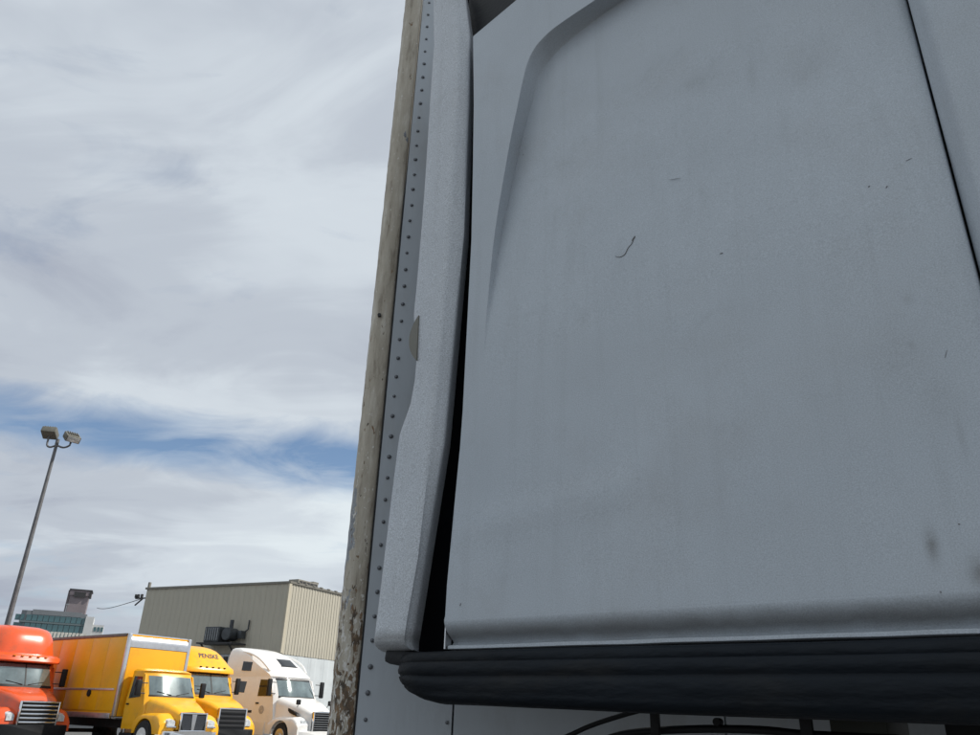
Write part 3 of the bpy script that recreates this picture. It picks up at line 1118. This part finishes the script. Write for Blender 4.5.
# orange road tractor at the left edge
ot = empty('orange_tractor', (-14.9, 29.1, 0), ROT, 'bright orange conventional truck tractor with chrome grille at the far left of the row', 'truck', 'trucks parked in a row across the yard')
st_o = [(0.6, -1.5, -4.6, 1.16, 0.10), (1.2, -1.5, -4.6, 1.16, 0.12), (1.9, -1.50, -4.6, 1.12, 0.22), (2.72, -1.86, -4.6, 1.08, 0.24),
        (2.735, -1.62, -4.6, 1.14, 0.20), (2.78, -1.60, -4.6, 1.15, 0.20), (2.93, -1.66, -4.6, 1.15, 0.20), (3.0, -1.80, -4.6, 1.12, 0.24), (3.03, -1.93, -4.6, 1.04, 0.28),
        (3.3, -1.98, -4.6, 1.0, 0.3), (3.6, -2.07, -4.6, 0.98, 0.34), (3.82, -2.22, -4.6, 0.95, 0.4), (3.93, -2.40, -4.6, 0.90, 0.42), (4.0, -2.7, -4.55, 0.80, 0.45), (4.02, -3.0, -4.4, 0.6, 0.3)]
hood_c = [(-0.06, 0.60, 0.72, 1.40, 0.10), (-0.18, 0.66, 0.72, 1.50, 0.14), (-0.5, 0.76, 0.75, 1.64, 0.20), (-1.0, 0.90, 0.8, 1.78, 0.24), (-1.55, 1.03, 0.8, 1.90, 0.26)]
highway_tractor(ot, ORANGE, st_o, hood_c, (1.06, 0.66, 0.40, 5), grille_args=dict(barh=0.065))

# yellow box truck
bt_loc = Vector((-9.52, 28.75, 0))
bt = empty('box_truck', bt_loc, ROT, 'yellow box truck with silver box corners and a two-part chrome grille, beside the orange tractor', 'truck', 'trucks parked in a row across the yard')
cb = Cab([(0.7, -1.35, -2.72, 1.0, 0.06), (1.3, -1.35, -2.72, 1.02, 0.10), (1.72, -1.38, -2.72, 1.0, 0.2), (2.44, -1.74, -2.72, 0.93, 0.22), (2.50, -1.76, -2.72, 0.93, 0.24),
          (2.56, -1.72, -2.72, 0.92, 0.25), (2.62, -1.86, -2.70, 0.86, 0.3), (2.65, -2.05, -2.6, 0.7, 0.3)])
cb.body('cab_body', YELLOW, bt)
ws = cb.patch('windscreen', -0.86, 0.86, 1.79, 2.40, GLASS, bt, 0.012, 0.05)
cb.patch('windscreen_seal', -0.88, 0.88, 1.735, 1.785, BLACK, ws, 0.010, 0, 2)
for s in (-1, 1):
    tube('wiper', [(cb.front(0.1 * s, 1.8) + 0.03, 0.1 * s, 1.80), (cb.front(0.6 * s, 1.9) + 0.03, 0.62 * s, 1.9)], 0.011, BLACK, ws, 5)
for s in (-1, 1):
    d = cb.side('door', [(-1.80, 0.85), (-1.66, 1.75), (-1.86, 2.44), (-2.62, 2.46), (-2.62, 0.85)], YELLOW, bt, s, 0.008)
    cb.side('door_window', [(-1.82, 1.72), (-1.99, 2.36), (-2.52, 2.38), (-2.52, 1.66)], DKGLASS, d, s, 0.014)
    box('door_handle', (-2.5, s * (cb.v(1.5, 3) + 0.02), 1.48), (0.16, 0.03, 0.05), BLACK, d, 0.008)
    mirror(-1.62, s * 0.97, 2.0, bt, 0.5, 0.28)
    box('step', (-2.2, s * 0.95, 0.52), (0.8, 0.25, 0.12), BLACK, bt, 0.02)
xloft('hood', [(-0.04, 0.50, 0.75, 1.22, 0.10), (-0.2, 0.58, 0.75, 1.34, 0.16), (-0.6, 0.70, 0.75, 1.50, 0.22), (-1.4, 0.95, 0.8, 1.72, 0.26)], YELLOW, bt)
for s in (-1, 1):
    fender(-0.12, -1.75, -1.05, s * 0.86, 0.27, 0.6, 1.20, YELLOW, bt)
    h = xloft('headlight', [(-0.5, 0.15, 0.86, 1.06, 0.05), (-0.26, 0.17, 0.84, 1.07, 0.07), (-0.06, 0.14, 0.86, 1.03, 0.07)], LENS, bt, s * 0.76)
    box('headlight_bezel', (-0.07, 0.76 * s, 0.83), (0.1, 0.36, 0.05), CHROME, h, 0.012)
gr = grille(0.02, 0.98, 0.50, 0.29, 0, bt)
for s in (-1, 1):
    prism('grille_mesh', [(s * 0.05, 0.76), (s * 0.36, 0.74), (s * 0.43, 0.9), (s * 0.43, 1.20), (s * 0.08, 1.20)], 0.015, 0.03,
          mat('dark_mesh', (0.06, 0.065, 0.075), rough=0.35, metal=0.6, var=0.3, vscale=40), gr, plane='YZ')
prism('grille_centre', [(-0.05, 0.72), (0.05, 0.72), (0.09, 1.22), (-0.09, 1.22)], 0.018, 0.045, CHROME, gr, plane='YZ')
xloft('bumper', [(-0.35, 1.1, 0.40, 0.70, 0.05), (-0.05, 1.0, 0.38, 0.71, 0.05), (0.12, 0.75, 0.40, 0.70, 0.06)], CHROME, bt)
# the box: skin panels, silver corners and rails
BX0, BX1, BHW, BZ0, BZ1 = -2.9, -10.2, 1.25, 1.06, 3.80
box('cargo_body', ((BX0 + BX1) / 2, 0, (BZ0 + BZ1) / 2), (BX0 - BX1 - 0.06, 2 * BHW - 0.06, BZ1 - BZ0 - 0.06), YELLOWBOX, bt)
n = 6
for s in (-1, 1):
    for i in range(n):
        x0 = lerp(BX0 - 0.10, BX1 + 0.1, i / n)
        x1 = lerp(BX0 - 0.10, BX1 + 0.1, (i + 1) / n)
        box('side_panel', ((x0 + x1) / 2, s * (BHW - 0.012), (BZ0 + BZ1) / 2 + 0.03), (x0 - x1 - 0.012, 0.04, BZ1 - BZ0 - 0.30), YELLOWBOX, bt, 0.004)
    box('corner_post', (BX0 - 0.03, s * (BHW - 0.045), (BZ0 + BZ1) / 2), (0.14, 0.13, BZ1 - BZ0), ALU, bt, 0.04)
    box('top_rail', ((BX0 + BX1) / 2 - 0.1, s * (BHW - 0.02), BZ1 - 0.045), (BX0 - BX1 - 0.2, 0.07, 0.10), mat('grey_rail', (0.16, 0.15, 0.14), rough=0.5, metal=0.3, var=0.2), bt, 0.012)
    box('rub_rail', ((BX0 + BX1) / 2 - 0.1, s * (BHW + 0.012), 1.93), (BX0 - BX1 - 0.3, 0.03, 0.07), ALU, bt, 0.008)
    box('bottom_rail', ((BX0 + BX1) / 2 - 0.1, s * (BHW - 0.01), BZ0 + 0.02), (BX0 - BX1 - 0.2, 0.07, 0.17), ALU, bt, 0.012)
box('front_panel', (BX0 + 0.0, 0, 2.2), (0.05, 2 * BHW - 0.24, 2.25), YELLOWBOX, bt, 0.005)
rows = []
for k in range(9):
    a = R(90) * k / 8
    x, z = BX0 + 0.035 - 0.30 + 0.30 * math.cos(a), BZ1 - 0.30 + 0.32 * math.sin(a)
    rows.append([(x, -BHW + 0.02, z), (x, -BHW + 0.06, z + 0.005), (x, 0, z + 0.01), (x, BHW - 0.06, z + 0.005), (x, BHW - 0.02, z)])
rows = [[(p[0], p[1], BZ1 - 0.46) for p in rows[0]]] + rows
grid('nose_cap', rows, ALU, bt, 40)
box('cargo_roof', ((BX0 + BX1) / 2 - 0.15, 0, BZ1 - 0.01), (BX0 - BX1 - 0.3, 2 * BHW - 0.1, 0.04), ALU, bt)
tube('fuel_filler', [(-4.8, -BHW + 0.02, 1.80), (-4.8, -BHW - 0.05, 1.80)], 0.12, BLACK, bt, 12)
running_gear(bt, (-1.05, -7.6), 10.0, rim=WHITETRUCK)

# yellow road tractor tucked behind the box truck
yt_loc = bt_loc + LEFT * 3.08 - FWD * 2.15
yt = empty('yellow_tractor', yt_loc, ROT, 'yellow truck tractor with lettered domed roof, half hidden behind the yellow box truck', 'truck', 'trucks parked in a row across the yard')
st_y = [(0.6, -1.5, -4.6, 1.16, 0.10), (1.2, -1.5, -4.6, 1.16, 0.12), (1.9, -1.50, -4.6, 1.12, 0.22), (2.72, -1.86, -4.6, 1.08, 0.24),
        (2.735, -1.68, -4.6, 1.12, 0.22), (2.80, -1.68, -4.6, 1.12, 0.22), (2.92, -1.74, -4.6, 1.12, 0.22), (3.0, -1.84, -4.6, 1.10, 0.30), (3.2, -2.02, -4.6, 1.06, 0.42),
        (3.44, -2.28, -4.6, 1.0, 0.55), (3.6, -2.55, -4.6, 0.94, 0.6), (3.70, -2.85, -4.6, 0.85, 0.6), (3.77, -3.25, -4.55, 0.7, 0.4), (3.79, -3.6, -4.4, 0.5, 0.3)]
highway_tractor(yt, YELLOW, st_y, hood_c, (1.06, 0.62, 0.40, 4), fair_text='PENSKE', grille_args=dict(bar=BLACK, back=mat('grille_backing_grey', (0.05, 0.05, 0.055), rough=0.5), barh=0.09), bunk_windows=False)  # backing behind the bars is plain dark grey

# white sleeper truck nearest the trailer
wt_loc = bt_loc + LEFT * 7.0 - FWD * 1.45
wt = empty('white_sleeper_truck', wt_loc, ROT, 'white sleeper truck with high sloping roof and skylight, right of the yellow trucks', 'truck', 'trucks parked in a row across the yard')
st_w = [(0.55, -1.6, -5.55, 1.18, 0.12), (1.2, -1.6, -5.55, 1.18, 0.16), (1.95, -1.62, -5.55, 1.16, 0.30), (2.2, -1.74, -5.55, 1.15, 0.32), (2.70, -2.02, -5.55, 1.10, 0.34), (2.76, -1.98, -5.55, 1.10, 0.36),
        (2.84, -2.02, -5.55, 1.11, 0.40), (3.0, -2.22, -5.55, 1.12, 0.55), (3.2, -2.50, -5.55, 1.12, 0.72), (3.42, -2.85, -5.55, 1.10, 0.85), (3.62, -3.20, -5.55, 1.07, 0.9),
        (3.80, -3.75, -5.55, 1.02, 0.85), (3.92, -4.3, -5.55, 0.95, 0.6), (3.98, -4.75, -5.5, 0.85, 0.4), (4.0, -5.0, -5.4, 0.7, 0.2)]
wb = Cab(st_w, p=3.2)
wb.body('cab_body', WHITETRUCK, wt)
ws = wb.patch('windscreen', -0.96, 0.96, 2.0, 2.62, GLASS, wt, 0.012, 0.05)
wb.patch('windscreen_seal', -0.98, 0.98, 1.93, 1.995, BLACK, ws, 0.010, 0, 2)
wb.patch('windscreen_seal', -0.93, 0.93, 2.625, 2.69, BLACK, ws, 0.014, 0, 2)
sk = wb.patch('skylight', -0.42, 0.42, 3.22, 3.52, DKGLASS, wt, 0.014, 0.08)
wb.patch('skylight_frame', -0.46, 0.46, 3.185, 3.22, BLACK, sk, 0.010, 0, 2)
for s in (-1, 1):
    # raised swoosh along the roof shoulder
    tube('roof_swoosh', smooth_path([(-2.55, s * 1.00, 2.98), (-2.95, s * 1.07, 3.30), (-3.4, s * 1.06, 3.52), (-4.0, s * 1.01, 3.70), (-4.7, s * 0.98, 3.80)], 5), [0.045] * 20 + [0.02], WHITETRUCK, wt, 8)
    d = wb.side('door', [(-2.05, 0.95), (-1.95, 1.95), (-2.22, 2.68), (-3.05, 2.72), (-3.05, 0.95)], WHITETRUCK, wt, s, 0.008)
    wb.side('door_window', [(-2.02, 1.98), (-2.28, 2.62), (-2.95, 2.64), (-2.95, 1.98)], DKGLASS, d, s, 0.014)
    box('door_handle', (-2.9, s * (wb.v(1.75, 3) + 0.02), 1.70), (0.20, 0.03, 0.06), BLACK, d, 0.008)
    cyl('door_emblem', (-2.55, s * (wb.v(1.4, 3) + 0.012), 1.45), 0.16, 0.012, mat('faded_emblem_grey', (0.42, 0.40, 0.38), rough=0.5, var=0.4, vscale=14), d, 'Y', 18)
    w1 = wb.side('bunk_window', [(-3.92, 2.10), (-3.89, 2.55), (-4.60, 2.58), (-4.63, 2.13)], DKGLASS, wt, s, 0.008)
    w2 = wb.side('bunk_window', [(-3.72, 2.98), (-3.69, 3.34), (-4.34, 3.38), (-4.36, 3.0)], DKGLASS, wt, s, 0.022)
    wb.side('vent', [(-3.2, 1.32), (-3.2, 1.42), (-3.45, 1.42), (-3.45, 1.32)], BLACK, wt, s, 0.008)
    mirror(-1.90, s * 1.13, 2.32, wt, 0.66, 0.30)
    # step-down crease under the sleeper side
    wb.side('side_skirt', [(-2.2, 0.5), (-2.2, 1.0), (-5.5, 1.0), (-5.5, 0.5)], WHITETRUCK, wt, s, 0.03)
    # rear side fairing, dark edge
    box('rear_fairing', (-5.7, s * 1.12, 2.3), (0.30, 0.05, 2.6), BLACK, wt, 0.015)
xloft('hood', [(-0.04, 0.50, 0.72, 1.36, 0.10), (-0.14, 0.58, 0.72, 1.44, 0.14), (-0.4, 0.70, 0.75, 1.58, 0.22), (-1.0, 0.93, 0.8, 1.80, 0.30), (-1.72, 1.10, 0.8, 1.97, 0.30)], WHITETRUCK, wt)
for s in (-1, 1):
    fender(-0.10, -2.0, -1.2, s * 0.93, 0.27, 0.55, 1.20, WHITETRUCK, wt, 0.58)
    prism('hood_intake', [(-0.50, 1.24), (-0.55, 1.34), (-1.25, 1.62), (-1.32, 1.58), (-1.0, 1.36)], s * 0.80, s * (0.955), BLACK, wt, 0.015)
    h = xloft('headlight', [(-0.85, 0.10, 1.08, 1.18, 0.04), (-0.5, 0.17, 0.92, 1.16, 0.06), (-0.14, 0.14, 0.86, 1.08, 0.07)], LENS, wt, s * 0.86)
    mo = box('hood_mirror', (-0.62, s * 0.86, 1.78), (0.10, 0.20, 0.20), BLACK, wt, 0.04)
    tube('mirror_arm', [(-0.75, s * 0.78, 1.6), (-0.62, s * 0.86, 1.78)], 0.014, BLACK, mo.parent, 6)
grille(0.02, 1.02, 0.54, 0.42, 8, wt, bar=STEEL, barh=0.02)
xloft('bumper', [(-0.5, 1.2, 0.32, 0.70, 0.05), (-0.1, 1.12, 0.30, 0.72, 0.05), (0.08, 0.8, 0.34, 0.70, 0.06)], WHITETRUCK, wt)
running_gear(wt, (-1.2, -6.5, -7.8), 8.7)

# ------------------------------------------------------------------ lamp post
lp = at_z(57, 443, 12.0)
lamp = empty('floodlight_pole', (lp.x, lp.y, 0), 0, 'tall thin steel yard light pole with two floodlights at upper left', 'lamp post')
GALV = mat('galvanised_pole', (0.13, 0.13, 0.135), rough=0.55, metal=0.4, var=0.2, vscale=5)
HOUS = mat('floodlight_housing', (0.12, 0.115, 0.095), rough=0.5, var=0.2, vscale=8)
rows = []
for i in range(25):
    z = 12.0 * i / 24
    rr = lerp(0.13, 0.065, i / 24)
    rows.append([(rr * math.cos(2 * math.pi * k / 12), rr * math.sin(2 * math.pi * k / 12), z) for k in range(12)])
grid('pole', rows, GALV, lamp, 50, closed=True)
cyl('pole_base', (0, 0, 0.06), 0.3, 0.12, GALV, lamp)
cyl('pole_cap', (0, 0, 12.05), 0.075, 0.25, GALV, lamp)
for s, px, py, yaw, tilt in ((-1, 50, 433, 190, 24), (1, 72, 437.5, 48, 34)):
    hp = at_y(px, py, lp.y - 0.1) - Vector((lp.x, lp.y, 0))
    foot = hp + Vector((0, 0, -0.36))
    tube('lamp_arm', smooth_path([(0, 0, 11.9), (foot.x * 0.55, foot.y * 0.6, 11.78), (foot.x * 0.95, foot.y, 11.86), (foot.x, foot.y, foot.z + 0.12), (hp.x, hp.y, hp.z - 0.05)], 5), 0.042, GALV, lamp)
    h = box('floodlight', hp, (0.62, 0.56, 0.30), HOUS, lamp, 0.05, (R(tilt), 0, R(yaw)))
    box('lens', (0, -0.285, -0.0), (0.52, 0.02, 0.22), mat('floodlight_glass', (0.42, 0.43, 0.42), rough=0.2, var=0.2, vscale=9), h, 0.006)
    for q in (-0.2, -0.1, 0, 0.1, 0.2):
        box('cooling_fin', (q, 0.05, 0.165), (0.025, 0.40, 0.05), HOUS, h)

# ------------------------------------------------------------------ tan warehouse
BZ = 9.5
bc = at_z(290, 583, BZ)
bc.z = 0
DL, DR = az(-65), az(28)
nl, nr = Vector((-DL.y, DL.x, 0)), Vector((DR.y, -DR.x, 0))
if nl.dot(-bc) < 0:
    nl = -nl
if nr.dot(-bc) < 0:
    nr = -nr
LL = (on_plane(148, 588, bc, nl) - bc).dot(DL)
LR = 26.0
wh = empty('tan_warehouse', bc, 0, 'windowless tan panel-clad warehouse with flat roof behind the trucks', 'building')
TAN = mat('tan_siding', (0.43, 0.405, 0.335), rough=0.75, var=0.06, vscale=0.6, dirt=(0.27, 0.255, 0.22), dirt_amt=0.55, dscale=0.7, stretch=(1, 1, 0.18))
PALE = mat('pale_grey_base_wall', (0.52, 0.56, 0.58), rough=0.7, var=0.06, vscale=0.7, dirt=(0.35, 0.37, 0.38), dirt_amt=0.35, dscale=0.8)
FLASH = mat('roof_flashing', (0.20, 0.19, 0.165), rough=0.5, metal=0.3, var=0.15, vscale=2)
core_p = [(0, 0), (DL.x * LL, DL.y * LL), (DL.x * LL + DR.x * LR, DL.y * LL + DR.y * LR), (DR.x * LR, DR.y * LR)]
cen = Vector((sum(p[0] for p in core_p) / 4, sum(p[1] for p in core_p) / 4))
core = [tuple(cen + (Vector(p) - cen) * 0.992) for p in core_p]
prism('wall_core', core, 0, BZ - 0.1, TAN, wh, plane='XY')
ZBAND = 4.9


def panel_run(d, nrm, length, count, z0, z1, m, ribs, name='wall_panel', rd=0.03):
    L = length / count
    # one ribbed panel shared by every piece of the run: along x, thickness to -y
    vs, fs = [], []
    nr_ = ribs
    pts = [(0.006, 0.0)]
    for k in range(nr_):
        a = L * k / nr_
        w = L / nr_
        pts += [(a + w * 0.10 + 0.006, 0.0), (a + w * 0.2, rd), (a + w * 0.5, rd), (a + w * 0.6, 0.0)]
    pts.append((L - 0.006, 0.0))
    pts = [(x, y + 0.05) for x, y in pts]
    poly = [(0.006, -0.02)] + pts + [(L - 0.006, -0.02)]
    n = len(poly)
    vs = [(x, y, z0) for x, y in poly] + [(x, y, z1) for x, y in poly]
    fs = [(i, (i + 1) % n, n + (i + 1) % n, n + i) for i in range(n)] + [tuple(range(n)), tuple(range(n, 2 * n))]
    me = None
    for i in range(count):
        if me is None:
            o = mesh(name, vs, fs, m, wh)
            me = o.data
        else:
            o = link(bpy.data.objects.new(name, me), wh)
        p = d * (L * i)
        mx = Matrix(((d.x, nrm.x, 0, p.x), (d.y, nrm.y, 0, p.y), (0, 0, 1, 0), (0, 0, 0, 1)))
        o.matrix_local = mx


panel_run(DL, nl, LL, 14, ZBAND, BZ, TAN, 2, rd=0.015)
panel_run(DR, nr, LR, 22, ZBAND, BZ, TAN, 4)
panel_run(DL, nl, LL, 10, 0, ZBAND - 0.03, PALE, 1, 'base_panel')
panel_run(DR, nr, LR, 18, 0, ZBAND - 0.03, PALE, 1, 'base_panel')


def wbox(name, a, out, z, sx, sy, sz, m, parent, d=DL, nrm=nl, bevel=0.0):
    """box in warehouse face coordinates"""
    p = d * a + nrm * out
    ang = math.atan2(d.y, d.x)
    return box(name, (p.x, p.y, z), (sx, sy, sz), m, parent, bevel, (0, 0, ang))


wbox('roof_flashing', LL / 2, 0.06, BZ + 0.04, LL + 0.2, 0.18, 0.14, FLASH, wh)
wbox('roof_flashing', LR / 2, 0.06, BZ + 0.05, LR + 0.2, 0.18, 0.14, FLASH, wh, DR, nr)
wbox('corner_trim', -0.02, 0.07, (BZ + ZBAND) / 2, 0.26, 0.12, BZ - ZBAND - 0.1, mat('corner_trim_tan', (0.46, 0.42, 0.33), rough=0.6, var=0.05), wh, DR, nr)
for i in range(14):
    wbox('roof_bracket', 0.7 + 0.85 * i, 0.12, BZ + 0.14, 0.24, 0.14, 0.07, FLASH, wh, DR, nr)
wbox('parapet_post', LL - 0.1, 0.0, BZ + 0.25, 0.16, 0.16, 0.5, FLASH, wh)
wl_ = wbox('wall_lamp', 8.2, 0.22, ZBAND - 0.3, 0.5, 0.4, 0.7, DARKSTEEL, wh, DR, nr, 0.05)

# roof-top unit beside the corner
ru_p = bc + DR * 2.0 - nl * 0.0 + DL * 0.5
ru = empty('rooftop_unit', (ru_p.x, ru_p.y, BZ), math.atan2(DR.y, DR.x), 'small dark vent unit on the roof corner of the tan warehouse', 'roof unit')
box('housing', (0.6, 0.5, 0.28), (2.2, 0.9, 0.5), FLASH, ru, 0.03)
box('curb', (0.6, 0.5, -0.02), (2.4, 1.1, 0.12), DARKSTEEL, ru)
box('hood', (1.5, 0.5, 0.56), (0.6, 0.8, 0.12), FLASH, ru, 0.02)
for k in range(5):
    box('louvre', (-0.2 + 0.4 * k, 0.04, 0.28), (0.3, 0.03, 0.3), DARKSTEEL, ru)

# dark fan unit on a platform on the shaded wall
fp = on_plane(229, 645, bc, nl)
fa, fz = (fp - bc).dot(DL), fp.z
fu_p = bc + DL * fa + nl * 0.06
fu = empty('wall_fan_unit', (fu_p.x, fu_p.y, fz), math.atan2(DL.y, DL.x), 'dark fan unit on a steel bracket platform on the shaded warehouse wall', 'fan unit')
FAN = mat('dark_machine_grey', (0.055, 0.062, 0.068), rough=0.5, metal=0.3, var=0.35, vscale=3)
sgn = 1 if Vector((-DL.y, DL.x, 0)).dot(nl) > 0 else -1
Y_ = lambda v: v * sgn
box('platform', (0.0, Y_(0.75), 0.0), (3.1, 1.4, 0.10), DARKSTEEL, fu)
box('cabinet', (0.50, Y_(0.7), 0.58), (1.3, 1.1, 1.0), FAN, fu, 0.05)
for k in range(6):
    box('cabinet_louvre', (0.0 + 0.2 * k, Y_(1.26), 0.6), (0.05, 0.04, 0.8), STEEL, fu)
cyl('blower', (-0.65, Y_(0.7), 0.62), 0.42, 0.9, FAN, fu, 'Y', 20, 0.05)
cyl('stack', (-0.50, Y_(0.55), 1.2), 0.13, 0.75, FAN, fu, 'Z', 14)
box('junction_box', (-1.32, Y_(0.35), 0.62), (0.3, 0.5, 0.5), FAN, fu, 0.03)
tube('conduit', [(-1.32, Y_(0.12), 0.8), (-1.6, Y_(0.1), 1.0), (-1.6, Y_(0.1), 1.6)], 0.05, FAN, fu, 8)
for q in (-1.2, 1.2):
    tube('brace', [(q, Y_(1.35), -0.05), (q, Y_(0.02), -1.2)], 0.06, DARKSTEEL, fu, 6)
    box('wall_foot', (q, Y_(0.04), -1.2), (0.22, 0.06, 0.4), DARKSTEEL, fu)

# ------------------------------------------------------------------ far office block and tower
YO = 260.0
oc = at_y(34, 702, YO)
office = empty('glass_office_block', (oc.x, oc.y, 0), R(24), 'distant teal glass office block with grey roof above the orange truck', 'building')
k_ = (at_y(100, 700, YO) - at_y(0, 700, YO)).x / 100.0        # metres per pixel there
zo = lambda y, x=57: at_y(x, y, YO).z
TEAL = mat('teal_office_glass', (0.05, 0.12, 0.135), rough=0.12, spec=0.7, var=0.35, vscale=0.25)
OGREY = mat('office_parapet', (0.17, 0.185, 0.20), rough=0.6, var=0.1, vscale=0.3)
OWHITE = mat('office_white_concrete', (0.52, 0.53, 0.53), rough=0.7, var=0.1, vscale=0.3)
x0, x1 = -37 * k_, 31 * k_
za, zb, zc_, zd = zo(611), zo(616.5), zo(623.5), zo(632)
prism('wall_core', [(x0 + 1.5, 0.5), (x0 + 3, -0.1), (x1 - 0.4, -0.1), (x1 - 0.4, 14), (x0 + 1.5, 14)], 0, za - 0.4, OGREY, office, plane='XY')
prism('parapet', [(x0 + 4.5, -0.2), (x1 - 2, -0.2), (x1 - 2, 13), (x0 + 4.5, 13)], zb + 0.2, za, OGREY, office, plane='XY')
for (z0, z1) in ((zc_ + 0.35, zb), (zd, zc_ - 0.35), (zd - 4.5, zd - 0.7), (zd - 9, zd - 5.2)):
    nn = 13
    for i in range(nn):
        a, b_ = lerp(x0, x1, i / nn), lerp(x0, x1, (i + 1) / nn)
        ya = 0.9 * max(0, 1 - i / 2.0)
        box('window_pane', ((a + b_) / 2, -0.25 + ya, (z0 + z1) / 2), (b_ - a - 0.16, 0.3, z1 - z0), TEAL, office)
    box('spandrel', ((x0 + x1) / 2 + 0.8, -0.22, z0 - 0.33), (x1 - x0 - 1.4, 0.5, 0.5), mat('spandrel_glass', (0.12, 0.16, 0.17), rough=0.4, var=0.2), office)
wing = prism('white_wing', [(x1 - 0.6, -0.8), (x1 + 6 * k_, -0.8), (x1 + 6 * k_, 12), (x1 - 0.6, 12)], 0, zo(614.5), OWHITE, office, plane='XY')
prism('white_wing', [(x1 + 6 * k_, -0.2), (x1 + 17 * k_, -0.2), (x1 + 17 * k_, 12), (x1 + 6 * k_, 12)], 0, zo(622), OWHITE, office, plane='XY')
for i in range(3):
    for j in range(3):
        box('wing_window', (x1 + 7.2 * k_ + 3.4 * k_ * i + 0.5, -0.25, zo(626.5) - 2.9 * j), (2.2 * k_, 0.16, 1.3), TEAL, office)
tube('mast', [(7 * k_, 6, za), (7 * k_, 6, zo(601))], 0.12, STEEL, office, 6)
box('mast_head', (7.6 * k_, 6, zo(601.5)), (0.9, 0.3, 0.3), STEEL, office)

tp = at_y(55, 702, YO + 14)
kt = k_ * (YO + 14) / YO
zt = lambda y: at_y(83, y, YO + 14).z
tower = empty('grey_tower', (tp.x, tp.y, 0), R(23), 'distant mauve-grey square tower with a dark opening at its top, behind the office block', 'tower')
MAUVE = mat('mauve_grey_concrete', (0.20, 0.17, 0.18), rough=0.8, var=0.1, vscale=0.25)
hw = 10.0 * kt
prism('shaft', [(-hw, 0), (hw * 0.8, 0), (hw * 0.8, 7), (-hw, 7)], 0, zt(596), MAUVE, tower, plane='XY')
box('crown', (-hw * 0.05, 3.4, (zt(596) + zt(590.5)) / 2), (hw * 2.05, 7.6, zt(590.5) - zt(596)), MAUVE, tower, 0.1)
box('opening', (-0.2, -0.42, zt(595)), (hw * 1.1, 0.3, zt(592) - zt(597)), DARKSTEEL, tower)
box('corner_slot', (hw * 0.93, -0.3, zt(594.5)), (hw * 0.22, 0.5, zt(591) - zt(598)), DARKSTEEL, tower)
box('side_fin', (-hw - 0.4, 0.8, zt(602)), (0.7, 1.2, zt(590.8) - zt(613)), mat('mauve_dark', (0.13, 0.11, 0.115), rough=0.8, var=0.1), tower)
box('roof_lip', (-hw * 0.05, 3.4, zt(590.2)), (hw * 2.2, 8.0, 0.35), DARKSTEEL, tower)

# low white building with a notched parapet seen over the trucks
YW = 95.0
lw_p = at_y(38, 702, YW)
kw = (at_y(100, 700, YW) - at_y(0, 700, YW)).x / 100.0
zw = at_y(58, 632, YW).z
lw = empty('low_white_building', (lw_p.x, lw_p.y, 0), R(22), 'low white building with a notched parapet seen between orange and yellow trucks', 'building')
box('wall', (0, 5, zw / 2 - 0.3), (60 * kw, 10, zw - 0.6), OWHITE, lw)
for i in range(17):
    box('parapet_block', (-28 * kw + 3.5 * kw * i, 0.1, zw - 0.35), (2.4 * kw, 0.4, 0.7), mat('parapet_cream', (0.62, 0.6, 0.54), rough=0.7, var=0.1), lw)
box('parapet_cap', (0, 0.2, zw - 0.78), (60 * kw, 0.6, 0.18), OGREY, lw)

# wire from the tower to the warehouse corner
we = bc + DL * LL + Vector((0, 0, 8.9))
ws_ = at_y(97, 608, YO)
pts = []
for k in range(15):
    t = k / 14
    p = we.lerp(ws_, t)
    p.z -= 0.5 * math.sin(math.pi * t)
    pts.append(p)
w = tube('overhead_wire', pts, [0.03 + 0.06 * k / 14 for k in range(15)], mat('wire_black', (0.03, 0.03, 0.03), rough=0.6), None, 5)
tag(w, 'thin black overhead wire running to the left corner of the tan warehouse', 'wire')
ib = empty('wire_bracket', we, math.atan2(DL.y, DL.x), 'dark insulator bracket where the wire meets the warehouse corner', 'bracket')
box('arm', (0.5, 0, -0.05), (1.1, 0.09, 0.09), DARKSTEEL, ib)
box('arm', (0.65, 0, -0.32), (0.8, 0.08, 0.08), DARKSTEEL, ib, 0, (0, R(35), 0))
for q in (0.45, 0.8, 1.05):
    cyl('insulator', (q, 0, 0.12), 0.10, 0.26, DARKSTEEL, ib, 'Z', 10, 0.02)
